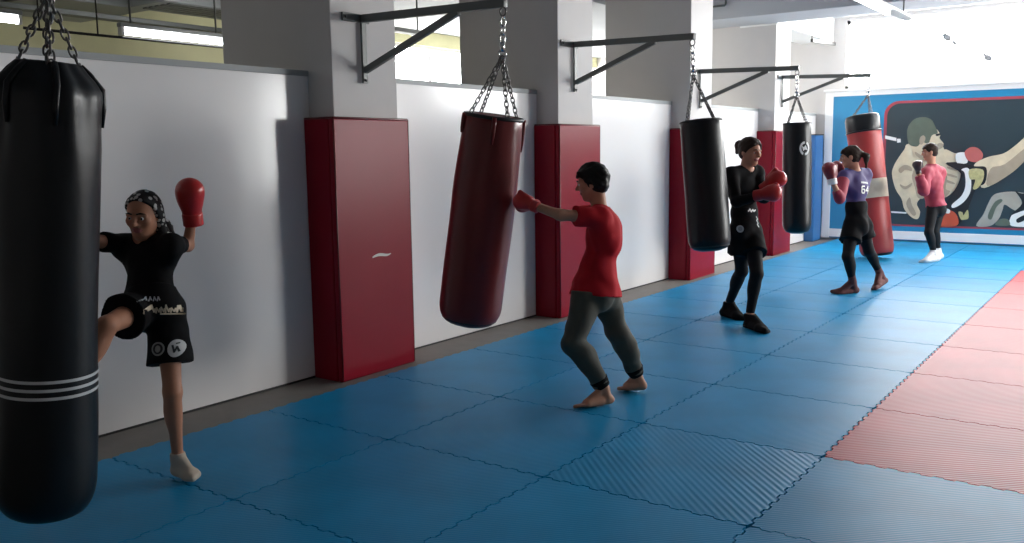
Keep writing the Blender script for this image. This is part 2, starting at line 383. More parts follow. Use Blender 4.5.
# ------------------------------------------------------------------ punching bags
def link_mesh(mb, c, d, side, L=.042, w=.024, r=.0042, n=12):
    d, side = Vector(d).normalized(), Vector(side).normalized()
    pts = []
    for q in range(n):
        a = 2*math.pi*q/n; u = math.cos(a)*w*.5; v = math.sin(a); vv = (L*.5)*np.sign(v)*abs(v)**.7
        pts.append(Vector(c)+side*u+d*float(vv))
    mb.tube(pts, r, 6, closed=True)
def chain(mb, a, b, pitch=.034, **kw):
    a, b = Vector(a), Vector(b); d = (b-a); L = d.length; d.normalize(); n = max(2, round(L/pitch))
    s1 = d.cross(Vector((.3, .7, .2))).normalized(); s2 = d.cross(s1)
    for q in range(n): link_mesh(mb, a+d*(L*(q+.5)/n), d, s1 if q % 2 else s2, L=L/n+.011, **kw)
def bag(label, top, bot, R, eye, mt, prof, mats=None, pleat=0.0, topcol=None, nseg=56):
    """lathe about the axis top->bottom; prof = list of (fraction of length from the top, radius factor, material index)"""
    top, bot, eye = Vector(top), Vector(bot), Vector(eye)
    d = (bot-top); L = d.length; d.normalize(); ax = d.cross(Vector((0, 1, 0))).normalized(); ay = d.cross(ax)
    t = thing('punching_bag', bot, label, 'punching bag', 'punching bags on wall brackets')
    V = []; F = []; mi = []
    for q, (u, rf, mm) in enumerate(prof):
        for s in range(nseg):
            an = 2*math.pi*s/nseg
            pl = pleat*max(0, 1-u*L/.42)*(.5*math.sin(an*7+1.0)+.35*math.sin(an*11+u*9)) if rf > .02 else 0
            sag = .006*math.sin(an*3+u*7)+.004*math.sin(an*5-u*15)
            r = R*rf*(1+pl+sag)
            V.append(top+d*(u*L)+(ax*math.cos(an)+ay*math.sin(an))*r)
    for q in range(len(prof)-1):
        for s in range(nseg): F.append((q*nseg+s, q*nseg+(s+1) % nseg, (q+1)*nseg+(s+1) % nseg, (q+1)*nseg+s)); mi.append(prof[q+1][2])
    F.append(tuple(range(nseg))); mi.append(prof[0][2]); F.append(tuple((len(prof)-1)*nseg+s for s in range(nseg))[::-1]); mi.append(prof[-1][2])
    mb = MB(); mb.V = [tuple(v) for v in V]; mb.F = [list(f) for f in F]; mb.mi = mi; mb.sm = [True]*(len(F)-2)+[False, False]
    mb.build('bag_body', mats or [mt], t)
    def ring(u, rf, tr, nm, mtl, flat=1.0):
        pts = [top+d*(u*L)+(ax*math.cos(2*math.pi*s/40)+ay*math.sin(2*math.pi*s/40))*R*rf for s in range(40)]
        return MB().tube(pts, tr, 8, closed=True).build(nm, mtl, t)
    return t, top, d, ax, ay, L, ring
def hang(t, top, d, ax, ay, R, eye, rf, swz=.16, nang=4, phase=.4, drop=.0):
    eye = Vector(eye); e2 = eye-Vector((0, 0, swz))
    e2 = e2.lerp(top, .12)
    sw = MB(); n = 12
    chain(sw, eye+Vector((0, 0, -.012)), e2+Vector((0, 0, .05)), pitch=.05, r=.006, w=.034)
    sw.tube([e2+Vector((0, 0, .055)), e2+Vector((0, 0, .03)), e2+Vector((0, 0, -.005))], [.012, .017, .012], 10)
    link_mesh(sw, e2-Vector((0, 0, .015)), (0, 0, 1), (.7, .7, 0), L=.05, w=.045, r=.006)
    tag(sw.build('swivel_hook', M['bright'], t), 'bright steel swivel hook')
    for q in range(nang):
        an = phase+2*math.pi*q/nang; rim = top+d*drop+(ax*math.cos(an)+ay*math.sin(an))*R*rf
        c = MB(); chain(c, e2-Vector((0, 0, .03)), rim); co = c.build('chain', M['chain'], t)
        rg = MB(); pts = [rim+d*.012+(ax*math.cos(an)+ay*math.sin(an))*.004+(d*math.cos(2*math.pi*s/12)*.018+(ax*-math.sin(an)+ay*math.cos(an))*math.sin(2*math.pi*s/12)*.016) for s in range(12)]
        rg.tube(pts, .004, 6, closed=True); rg.build('ring', M['chain'], co)
def cyl_prof(r0=.97, mm=0, rb=.10):
    p = [(0, .90*r0, mm), (.004, .97*r0, mm), (.012, r0, mm)]
    for u in np.linspace(.05, .90, 18): p.append((float(u), r0+(1-r0)*min(1, u*3), mm))
    for q in range(1, 8):
        a = q/7*math.pi/2; p.append((.90+rb*.9*math.sin(a), .62+.38*math.cos(a), mm))
    p.append((1.0, .45, mm))
    return p
# striped black bag, nearest
R0 = .18; top0 = (-1.11, -2.61, 1.875); bot0 = (-1.255, -2.69, .13)
pr = [(0, .55, 0), (.004, .60, 0), (.018, .70, 0), (.035, .85, 0), (.055, .975, 0), (.075, 1.0, 0), (.1, .995, 0), (.14, 1.0, 0)]
for u in np.linspace(.18, .93, 22): pr.append((float(u), 1.0+.02*math.sin(u*9), 0))
for q in range(1, 8):
    a = q/7*math.pi/2; pr.append((.93+.07*math.sin(a), .66+.35*math.cos(a), 0))
t, tp, d, ax, ay, L, ring = bag('large black leather punching bag with three pale stripes, nearest at left edge', top0, bot0, R0, BR[0][2], M['bag_black'], pr, pleat=.10, nseg=96)
for u in (.672, .690, .708):
    st = MB(); V = []; F = []
    for e in (-.006, .006):
        for s in range(64):
            an = 2*math.pi*s/64; sag = .006*math.sin(an*3+u*7)+.004*math.sin(an*5-u*15)
            V.append(tp+d*(u*L+e)+(ax*math.cos(an)+ay*math.sin(an))*(R0*(1.0+.02*math.sin(u*9))*(1+sag)+.0018))
    for s in range(64): F.append((s, (s+1) % 64, 64+(s+1) % 64, 64+s))
    st.add(V, F, 0, True); tag(st.build('stripe', M['stripe'], t), 'pale grey stripe round the bag')
hang(t, tp, d, ax, ay, R0, (-1.06, -2.62, 2.38), .55, swz=.2)
for an in (.3, 1.25, 2.3, 3.2, 4.1, 5.2):
    sp = [tp+d*(u*L)+(ax*math.cos(an+w_)+ay*math.sin(an+w_))*R0*rf for u, rf, w_ in ((.004, .58, 0), (.02, .75, .02), (.05, 1.0, .03), (.09, 1.03, .05), (.13, 1.015, .05))]
    MB().tube([p for p in sp], [.013, .013, .012, .011, .006], 8).build('strap', M['bag_black'], t)
# oxblood bag in front of the boy
R1 = .203; top1 = (-1.095, .12, 1.745); bot1 = (-1.315, .10, .415); e1 = (-1.0, .1, 2.335)
t, tp, d, ax, ay, L, ring = bag('oxblood leather punching bag swinging away from the boy in red', top1, bot1, R1, e1, M['bag_brown'], cyl_prof(.90), pleat=.02)
ring(.006, .885, .012, 'rim', M['black_trim']); ring(.965, .86, .006, 'seam', M['black_trim'])
hang(t, tp, d, ax, ay, R1, e1, .82)
for an, ln in ((.9, .16), (2.2, .12), (4.9, .14), (5.6, .2)):
    sp = [tp+d*(u*ln+.004)+(ax*math.cos(an)+ay*math.sin(an))*R1*(.925+.03*u) for u in np.linspace(0, 1, 5)]
    MB().tube(sp, [.014, .015, .014, .012, .007], 8).build('tab', M['bag_brown'], t)
# tilted black bag by the woman in black
R2 = .175; top2 = (-.827, 2.61, 1.755); bot2 = (-.715, 2.59, .680); e2 = (-.909, 2.61, 2.367)
t, tp, d, ax, ay, L, ring = bag('black leather punching bag tilted beside the woman in black', top2, bot2, R2, e2, M['bag_black'], cyl_prof(.97), pleat=.015)
ring(.008, .95, .010, 'rim', M['black_trim']); ring(.96, .9, .005, 'seam', M['black_trim'])
hang(t, tp, d, ax, ay, R2, e2, .88)
# upright black bag with emblem
R3 = .158; top3 = (-1.055, 5.75, 1.80); bot3 = (-1.022, 5.75, .555); e3 = (-1.07, 5.75, 2.33)
t, tp, d, ax, ay, L, ring = bag('black punching bag with round white emblem hanging before the farthest red pad', top3, bot3, R3, e3, M['bag_black'], cyl_prof(.96), pleat=.015)
ring(.008, .93, .009, 'rim', M['black_trim'])
hang(t, tp, d, ax, ay, R3, e3, .85)
def on_bag(tp, d, ax, ay, L, R, an, u): return tp+d*(u*L)+(ax*math.cos(an)+ay*math.sin(an))*R
def wrap_shape(outline, mb, tp, d, ax, ay, L, R, an0, z0, off=.003):
    """curved decal on a bag: outline in metres (s, t) round the bag / along it"""
    k = len(outline); c = (sum(p[0] for p in outline)/k, sum(p[1] for p in outline)/k)
    V = []; F = []
    for rr in (1.0, .5):
        for s_, t_ in outline:
            x = c[0]+(s_-c[0])*rr; y = c[1]+(t_-c[1])*rr; an = an0+x/R
            V.append(tp+d*(z0+y)+(ax*math.cos(an)+ay*math.sin(an))*(R+off))
    V.append(tp+d*(z0+c[1])+(ax*math.cos(an0+c[0]/R)+ay*math.sin(an0+c[0]/R))*(R+off))
    for q in range(k): F.append((q, (q+1) % k, k+(q+1) % k, k+q)); F.append((k+q, k+(q+1) % k, 2*k))
    mb.add(V, F, 0, True)
def facing(ax, ay, p, toward):
    v = Vector(toward)-Vector(p); return math.atan2(v.dot(ay), v.dot(ax))
an3 = facing(ax, ay, tp, CAM)
rt = Vector(CR)
sgn = 1 if (ax*-math.sin(an3)+ay*math.cos(an3)).dot(rt) > 0 else -1
em = MB(); an3 += sgn*.55
for q in range(16):
    a0, a1 = 2*math.pi*q/16, 2*math.pi*(q+1)/16
    if q in (3, 11): continue
    wrap_shape([(.062*math.cos(a0), .078*math.sin(a0)), (.062*math.cos(a1), .078*math.sin(a1)), (.040*math.cos(a1), .052*math.sin(a1)), (.040*math.cos(a0), .052*math.sin(a0))], em, tp, d, ax, ay, L, R3, an3, .29)
wrap_shape([(-.035, .02), (-.01, -.035), (.012, -.012), (.035, -.03), (.02, .03), (0, .012)], em, tp, d, ax, ay, L, R3, an3, .29)
tag(em.build('emblem', M['stripe'], t), 'round white emblem on the upper side of the bag')
# tall red bag
R4 = .225; top4 = (-1.065, 8.5, 1.95); bot4 = (-.765, 8.42, .02); e4 = (-.99, 8.52, 2.41)
pr = [(0, .80, 0), (.006, .92, 0), (.03, .99, 0), (.09, 1.0, 0), (.125, 1.0, 0), (.128, .985, 1)]
for u in np.linspace(.16, .455, 7): pr.append((float(u), .985, 1))
pr.append((.458, 1.0, 2))
for u in np.linspace(.49, .585, 4): pr.append((float(u), 1.0, 2))
pr.append((.588, .985, 1))
for u in np.linspace(.62, .93, 8): pr.append((float(u), .985, 1))
for q in range(1, 7):
    a = q/6*math.pi/2; pr.append((.93+.06*math.sin(a), .7+.285*math.cos(a), 1 if q < 4 else 0))
t, tp, d, ax, ay, L, ring = bag('tall red punching bag with beige band and black top, behind the woman in purple', top4, bot4, R4, e4, None, pr, mats=[M['bag_black'], M['bag_red'], M['tan']], pleat=.03)
hang(t, tp, d, ax, ay, R4, e4, .72, swz=.12)
rg = ring(.12, 1.0, .012, 'strap', M['bag_black']); tag(rg, 'black strap round the top')

# ------------------------------------------------------------------ mural on the back wall
YM = 10.93
mu = thing('mural_board', (0, YM, .01), 'blue wall mural in a white frame showing a kicking fighter on black', 'mural')
MB().box((-2.15, YM, .012), (4.2, YM+.05, 2.36)).build('backing', M['blue_board'], mu)
f = MB().box((-2.28, YM-.012, .010), (-2.152, YM+.055, 2.44)).box((-2.152, YM-.012, 2.345), (4.2, YM+.055, 2.44)).box((-2.152, YM-.012, .03), (4.2, YM+.02, .165))
f.build('frame', M['white'], mu, bevel=.004)
def rrect(x0, z0, x1, z1, r, n=8):
    P = []
    for cx, cz, a0 in ((x1-r, z1-r, 0), (x0+r, z1-r, 1), (x0+r, z0+r, 2), (x1-r, z0+r, 3)):
        for q in range(n+1): a = (a0+q/n)*H; P.append((cx+r*math.cos(a), cz+r*math.sin(a)))
    return P
IX = ((1,0,0), (0,0,1), (0,-1,0))
MB().prism(rrect(-1.345, .245, 4.05, 2.235, .22), (0, YM, 0), *IX, .002).build('border', M['red_line'], mu)
MB().prism(rrect(-1.30, .275, 4.01, 2.195, .19), (0, YM-.002, 0), *IX, .002).build('picture_ground', M['dark_print'], mu)
def mp(x, y):       # crop coordinates of the printed figure -> board coordinates
    u, v = x/950., y/1058.
    a = (-1.371, 2.514); b_ = (.591, 2.406); c = (-1.273, .012); e = (.716, .104)
    return tuple((a[k]*(1-u)+b_[k]*u)*(1-v)+(c[k]*(1-u)+e[k]*u)*v for k in (0, 1))
def smoothpoly(P, n=4):
    out = []; k = len(P)
    for i in range(k):
        p0, p1, p2, p3 = P[i-1], P[i], P[(i+1) % k], P[(i+2) % k]
        for q in range(n):
            t_ = q/n
            out.append(tuple(.5*((2*p1[c])+(-p0[c]+p2[c])*t_+(2*p0[c]-5*p1[c]+4*p2[c]-p3[c])*t_**2+(-p0[c]+3*p1[c]-3*p2[c]+p3[c])*t_**3) for c in (0, 1)))
    return out
B = 515.7
figA = [  # (material, polygon) back to front
    ('skin_print', [(430,440),(500,465),(560,470),(560,520),(500,525),(430,520)]),
    ('skin_print', [(185,400),(150,440),(105,500),(75,550),(60,B+90),(85,B+190),(130,B+260),(150,B+330),(200,B+385),(245,B+398),(262,B+350),(240,B+290),(300,B+240),(420,B+255),(500,B+200),(542,B+90),(500,B+40),(445,B+10),(430,440),(380,400)]),
    ('skin_shade', [(205,B+100),(225,B+180),(245,B+250),(290,B+255),(330,B+200),(300,B+60),(250,B+20)]),
    ('skin_shade', [(420,B+60),(450,B+110),(440,B+190),(470,B+210),(415,B+258),(390,B+160)]),
    ('skin_print', [(250,380),(270,345),(330,320),(372,300),(402,340),(398,365),(425,400),(417,432),(430,470),(446,525),(380,540),(280,470)]),
    ('hair_print', [(185,405),(170,340),(178,285),(222,236),(288,222),(342,240),(368,285),(385,330),(345,345),(320,400),(275,390),(240,420)]),
    ('skin_shade', [(258,395),(262,360),(285,345),(300,362),(290,392),(270,408)]),
    ('black_print', [(372,338),(398,332),(402,342),(378,350)]), ('skin_shade', [(392,398),(424,404),(418,428),(388,440),(372,425)]),
    ('skin_shade', [(110,B+60),(150,B+30),(195,B+40),(205,B+70),(160,B+62),(125,B+85)]), ('skin_shade', [(120,B+160),(160,B+175),(205,B+150),(200,B+172),(160,B+195),(128,B+180)]),
    ('skin_shade', [(165,B+290),(190,B+250),(205,B+300),(235,B+360),(215,B+375),(185,B+340)]), ('skin_shade', [(230,B-60),(300,B-20),(360,B-10),(350,B+10),(290,B+2),(235,B-35)]),
    ('skin_shade', [(455,B+40),(510,B+60),(512,B+70),(458,B+56)]), ('skin_shade', [(450,B+85),(515,B+105),(512,B+116),(452,B+100)]), ('skin_shade', [(445,B+130),(500,B+150),(495,B+160),(446,B+146)]),
    ('white_print', [(512,470),(575,462),(590,515),(575,535),(520,533)]),
    ('pink_print', [(570,455),(610,425),(655,430),(688,465),(685,500),(650,525),(605,520),(580,500)]),
    ('skin_print', [(632,545),(720,492),(820,468),(890,420),(962,350),(1010,290),(1080,300),(1060,400),(960,515),(860,610),(700,702),(660,640)]),
    ('skin_shade', [(740,570),(830,540),(960,430),(1060,370),(1050,410),(960,515),(860,610),(720,690)]),
    ('black_print', [(440,B+20),(540,B+18),(640,B+38),(712,B+48),(705,B+150),(650,B+185),(610,B+280),(580,B+360),(520,B+445),(470,B+380),(430,B+322),(500,B+205),(548,B+92)]),
    ('white_print', [(548,B+60),(600,B+58),(612,B+195),(565,B+280),(495,B+322),(485,B+298),(548,B+240),(575,B+170),(570,B+85)]),
    ('gold_print', [(602,B+60),(690,B+62),(692,B+130),(655,B+188),(625,B+190),(640,B+130),(605,B+125)]),
    ('gold_print', [(528,B+350),(555,B+352),(562,B+372),(590,B+335),(596,B+390),(570,B+402),(545,B+400)]),
    ('orange_print', [(352,B+430),(355,B+380),(385,B+342),(440,B+332),(500,B+350),(526,B+395),(520,B+440),(440,B+452)]),
    ('white_print', [(380,B+345),(430,B+325),(470,B+335),(465,B+360),(420,B+352)]),
]
figB = [
    ('grey_print', [(645,B+445),(690,B+370),(720,B+300),(752,B+240),(800,B+218),(900,B+212),(1000,B+240),(1060,B+330),(960,B+360),(885,B+335),(830,B+300),(815,B+340),(790,B+400),(735,B+447)]),
    ('hair_print', [(720,B+380),(760,B+290),(800,B+262),(815,B+275),(775,B+320),(745,B+400)]),
    ('black_print', [(895,B+205),(940,B+225),(1060,B+210),(1150,B+300),(1140,B+440),(870,B+440),(870,B+370),(940,B+290)]),
    ('white_print', [(868,B+385),(900,B+360),(1000,B+325),(1060,B+330),(1060,B+440),(875,B+447)]),
    ('black_print', [(905,B+400),(960,B+370),(965,B+400),(915,B+425)]),
    ('hair_print', [(770,B+440),(800,B+400),(850,B+400),(860,B+442)]),
]
for nm, fig in (('printed_kicking_fighter', figA), ('printed_kneeling_fighter', figB)):
    ms = sorted(set(a for a, _ in fig)); g = MB()
    for q, (mm, P) in enumerate(fig):
        P = [mp(*p) for p in smoothpoly(P)]
        g.prism(P, (0, YM-.004-.0012*q, 0), *IX, .0011, ms.index(mm))
    g.build(nm, [M[a] for a in ms], mu)
for P in ([(10,345),(92,362),(92,384),(10,368)], [(97,368),(122,368),(124,392),(97,394)], [(55,B+345),(165,B+352),(165,B+362),(55,B+356)]): MB().prism([mp(*p) for p in P], (0, YM-.004, 0), *IX, .0012).build('printed_ring_rope', M['white_print'], mu)

# two flat dark smudge shapes laid on the back window
for nm, lab, x, z, sx, a in (('window_sticker', 'dark smudge sticker on the bright back window, upper left of the two', -.49, 3.165, .10, -.72), ('window_sticker', 'dark tailed sticker on the bright back window, lower right of the two', .06, 2.84, .09, -.6)):
    P = []
    body = [(-1, 0), (-.6, .42), (.1, .5), (.55, .12), (.8, .1), (1.0, .3), (1.55, .18), (1.6, -.1), (1.1, -.25), (.8, -.05), (.55, -.1), (.1, -.45), (-.55, -.35)] if x < 0 else [(-2.0, .18), (-1.2, .2), (-.3, .38), (.5, .5), (1.0, .1), (.7, -.4), (0, -.45), (-.5, -.05), (-1.2, .06)]
    for u, v in smoothpoly(body, 3): P.append((x+sx*(u*math.cos(a)-v*math.sin(a)), z+sx*(u*math.sin(a)+v*math.cos(a))))
    tag(MB().prism(P, (0, 11.055, 0), *IX, .003).build(nm, M['sticker']), lab, 'sticker', 'stickers on the back window')

# ------------------------------------------------------------------ lamps, pipes and ducts
def tube_lamp(loc, y0, y1, label, z, x, rods, lit=((0, 1),), w=.06):
    t = thing('tube_lamp', (x, (y0+y1)/2, z), label, 'ceiling lamp', 'hanging fluorescent lamps')
    h = MB().box((x-w/2, y0, z), (x+w/2, y1, z+.032)); h.build('housing', M['grey_box'], t, bevel=.006)
    for u0, u1 in lit:
        a, b_ = y0+(y1-y0)*u0+.03, y0+(y1-y0)*u1-.03
        MB().tube([(x, a, z-.03), (x, b_, z-.03)], .027, 12).build('tube', M['tube'], t)
        for yy in (a-.012, b_+.012): MB().box((x-.025, yy-.012, z-.062), (x+.025, yy+.012, z-.001)).build('tube_holder', M['white'], t)
    for yy, zt in rods: MB().tube([(x, yy, z+.031), (x, yy, zt)], .008, 8).build('hanging_rod', M['steel'], t)
tube_lamp(None, -.45, .62, 'lit white tube lamp hanging in the next room above the bandana girl', 2.50, -4.2, ((-.35, 3.3), (.42, 3.3)))
tube_lamp(None, -2.6, -1.17, 'lit white tube lamp at the left edge behind the chains of the striped bag', 2.50, -4.2, ((-2.3, 3.3), (-1.4, 3.3)))
tube_lamp(None, 3.9, 7.0, 'long ceiling lamp over the mats, near half lit and far end dark', 2.97, -.19, ((4.3, ZC), (6.7, ZC)), lit=((0, .68),), w=.13)
g = MB().tube([(-4.2, -1.16, 2.42), (-4.2, .62, 2.425)], .010, 8)
for yy in (-1.05, -.62): g.tube([(-4.2, yy, 2.42), (-4.2, yy, 3.3)], .006, 8)
t = tag(g.build('pipe', M['black_trim']), 'thin dark conduit pipe running under the lamps of the next room', 'pipe')
du = thing('air_duct', (-5.4, -2.0, 2.78), 'grey sheet metal duct along the ceiling of the next room', 'duct')
MB().box((-6.6, -7.0, 2.86), (-5.4, .6, 3.295)).build('duct_body', M['grey_box'], du, bevel=.01)
for yy in np.arange(-6.5, .6, 1.2): MB().box((-6.62, yy, 2.845), (-5.38, yy+.04, 3.297)).build('flange', M['steel'], du)
cu = thing('ceiling_unit', (-5.0, .75, 2.83), 'grey boxy air unit hanging from the ceiling of the next room', 'air unit')
MB().box((-5.3, .32, 2.84), (-4.75, 1.35, 3.1)).build('case', M['grey_box'], cu, bevel=.012)
g = MB()
for k in range(5): g.box((-5.2+.09*k, .40, 2.832), (-5.15+.09*k, 1.27, 2.8398))
g.build('grille', M['steel'], cu)
for yy in (.42, 1.25): MB().tube([(-5.02, yy, 3.1), (-5.02, yy, 3.3)], .01, 8).build('hanging_rod', M['steel'], cu)
for nm, x, y0, y1, z, lab in (('cable_tray', -5.0, -4.0, 1.2, 2.665, 'long grey cable tray running above the lamps of the next room'), ('cable_tray', -4.2, 2.3, 3.0, 2.76, 'short dark cable tray hanging behind the nearest bracket'), ('cable_tray', -4.2, 7.5, 8.5, 3.18, 'short dark cable tray hanging behind the second bracket')):
    t = thing(nm, (x, (y0+y1)/2, z), lab, 'cable tray')
    MB().box((x-.06, y0, z), (x+.06, y1, z+.04)).build('tray', M['steel'], t, bevel=.004)
    for yy in (y0+.05, y1-.05): MB().tube([(x, yy, z+.039), (x, yy, 3.3)], .009, 8).build('hanging_rod', M['steel'], t)
t = tag(MB().tube([(-3.0, 7.40, 3.435), (-2.62, 7.40, 3.435), (-2.605, 7.40, 3.45), (-2.60, 7.40, 3.62)], .014, 10).build('conduit', M['steel']), 'dark bent conduit on the face of the ceiling beam', 'pipe')
t = thing('hook_bar', (-2.18, 10.3, 3.15), 'short dark steel bar fixed under the white beam near the window', 'bracket')
MB().bar((-2.17, 9.75, 3.15), (-2.17, 10.95, 3.20), .04, .05).build('bar', M['black_trim'], t, bevel=.004)
g = MB(); g.tube([(-2.215, 9.9, 3.16), (-2.215, 9.9, 3.245)], .012, 8); g.tube([(-2.215, 10.8, 3.19), (-2.215, 10.8, 3.245)], .012, 8); g.box((-2.225, 9.88, 3.145), (-2.17, 9.92, 3.165)); g.box((-2.225, 10.78, 3.18), (-2.17, 10.82, 3.2))
g.build('hanger', M['steel'], t)

# ------------------------------------------------------------------ people: signed distance bodies turned into one surface each
class Field:
    def __init__(s, lo, hi, h):
        s.lo = np.array(lo, float); s.h = h; s.n = np.ceil((np.array(hi)-s.lo)/h).astype(int)+1
        s.D = np.full(s.n, 1.0, np.float32)
        s.ax = [s.lo[k]+h*np.arange(s.n[k]) for k in range(3)]
    def sub(s, lo, hi):
        a = np.clip(np.floor((np.array(lo)-s.lo)/s.h).astype(int), 0, s.n); b = np.clip(np.ceil((np.array(hi)-s.lo)/s.h).astype(int)+1, 0, s.n)
        sl = tuple(slice(a[k], b[k]) for k in range(3))
        X = np.stack(np.meshgrid(*[s.ax[k][sl[k]] for k in range(3)], indexing='ij'), -1)
        return sl, X
    def put(s, d, sl, k):
        o = s.D[sl]
        if k <= 0: s.D[sl] = np.minimum(o, d); return
        hh = np.clip(.5+.5*(o-d)/k, 0, 1); s.D[sl] = o*(1-hh)+d*hh-k*hh*(1-hh)
    def carve(s, d, sl, k=.006):
        o = s.D[sl]; d = -d; hh = np.clip(.5-.5*(o-d)/k, 0, 1); s.D[sl] = o*(1-hh)+d*hh+k*hh*(1-hh)
    def cone(s, a, b, ra, rb, k=.02, flat_b=False, flat_a=False, carve=False):
        a, b = np.array(a, float), np.array(b, float); m = max(ra, rb)+k*2+.05
        sl, X = s.sub(np.minimum(a, b)-m, np.maximum(a, b)+m)
        if X.size == 0: return
        ba = b-a; L2 = ba@ba; t = np.clip(((X-a)@ba)/L2, 0, 1)
        d = np.linalg.norm(X-a-t[..., None]*ba, axis=-1)-(ra+(rb-ra)*t)
        u = ba/math.sqrt(L2)
        if flat_b: d = np.maximum(d, (X-b)@u)
        if flat_a: d = np.maximum(d, (a-X)@u)
        (s.carve if carve else s.put)(d, sl, k)
    def ell(s, c, R, r, k=.02, carve=False):
        c = np.array(c, float); r = np.array(r, float); m = r.max()+k*2+.05
        sl, X = s.sub(c-m, c+m)
        if X.size == 0: return
        q = (X-c)@np.array(R).T
        k0 = np.linalg.norm(q/r, axis=-1); k1 = np.linalg.norm(q/r**2, axis=-1)+1e-9
        d = k0*(k0-1)/k1
        d = np.where(k0 < .05, -r.min(), d)
        (s.carve if carve else s.put)(d, sl, k)
    def cut(s, p, n):
        n = np.array(n, float); n /= np.linalg.norm(n)
        sl, X = s.sub(s.lo-1, s.lo+s.h*s.n+1); s.D = np.maximum(s.D, (X-np.array(p))@n)
    def wrinkle(s, amp, f=1.0, seed=0):
        sl, X = s.sub(s.lo-1, s.lo+s.h*s.n+1); r = np.random.default_rng(seed); w = 0
        for q in range(5):
            d = r.normal(size=3); d /= np.linalg.norm(d); w = w+np.sin((X@d)*(26+16*q)*f+r.uniform(0, 6)+1.5*np.sin(X@r.normal(size=3)*9))/(1+.4*q)
        s.D = s.D+(amp*w/2).astype(np.float32)
    def mesh(s):
        D = s.D; S = D < 0; n = D.shape
        c = [(i, j, k) for i in (0, 1) for j in (0, 1) for k in (0, 1)]
        cnt = sum(S[i:n[0]-1+i, j:n[1]-1+j, k:n[2]-1+k].astype(np.int8) for i, j, k in c)
        act = (cnt > 0) & (cnt < 8); idx = np.argwhere(act)
        acc = np.zeros((len(idx), 3)); num = np.zeros(len(idx))
        for a in c:
            for e in range(3):
                if a[e]: continue
                b = list(a); b[e] = 1
                da = D[idx[:, 0]+a[0], idx[:, 1]+a[1], idx[:, 2]+a[2]]; db = D[idx[:, 0]+b[0], idx[:, 1]+b[1], idx[:, 2]+b[2]]
                mk = (da < 0) != (db < 0); t = np.where(mk, da/np.where(mk, da-db, 1), 0)
                p = np.array(a, float)+t[:, None]*(np.array(b)-np.array(a)); acc += p*mk[:, None]; num += mk
        V = s.lo+(idx+acc/num[:, None])*s.h
        ID = np.full(act.shape, -1, np.int64); ID[act] = np.arange(len(idx)); Fs = []
        for e in range(3):
            sh = [slice(0, None)]*3
            A = S[tuple(slice(0, n[e]-1) if q == e else slice(1, n[q]-1) for q in range(3))]
            Bq = S[tuple(slice(1, n[e]) if q == e else slice(1, n[q]-1) for q in range(3))]
            ch = np.argwhere(A != Bq)
            if len(ch) == 0: continue
            inside = A[ch[:, 0], ch[:, 1], ch[:, 2]]
            u, v = (e+1) % 3, (e+2) % 3; base = ch.copy()       # cell coordinates: along e same, across u, v are ch and ch+1
            def cell(du, dv):
                q = base.copy(); q[:, u] += du; q[:, v] += dv; return ID[q[:, 0], q[:, 1], q[:, 2]]
            quad = np.stack([cell(0, 0), cell(1, 0), cell(1, 1), cell(0, 1)], 1)
            quad[~inside] = quad[~inside][:, ::-1]; Fs.append(quad)
        return V, np.concatenate(Fs)
    def build(s, name, mats, parent, pick=None):
        V, F = s.mesh(); off = np.array(WORLD_LOC[parent.name])
        me = bpy.data.meshes.new(name); me.vertices.add(len(V)); me.vertices.foreach_set('co', (V-off).astype(np.float32).ravel())
        me.loops.add(F.size); me.loops.foreach_set('vertex_index', F.ravel().astype(np.int32)); me.polygons.add(len(F))
        me.polygons.foreach_set('loop_start', np.arange(0, F.size, 4, dtype=np.int32)); me.polygons.foreach_set('loop_total', np.full(len(F), 4, np.int32))
        for m_ in (mats if isinstance(mats, (list, tuple)) else [mats]): me.materials.append(m_)
        if pick is not None: me.polygons.foreach_set('material_index', pick(V[F].mean(1)).astype(np.int32))
        me.polygons.foreach_set('use_smooth', np.ones(len(F), bool)); me.update(calc_edges=True); me.validate()
        o = bpy.data.objects.new(name, me); COL.objects.link(o); o.parent = parent; WORLD_LOC[o.name] = tuple(off)
        return o
def unit(v): v = np.array(v, float); return v/np.linalg.norm(v)
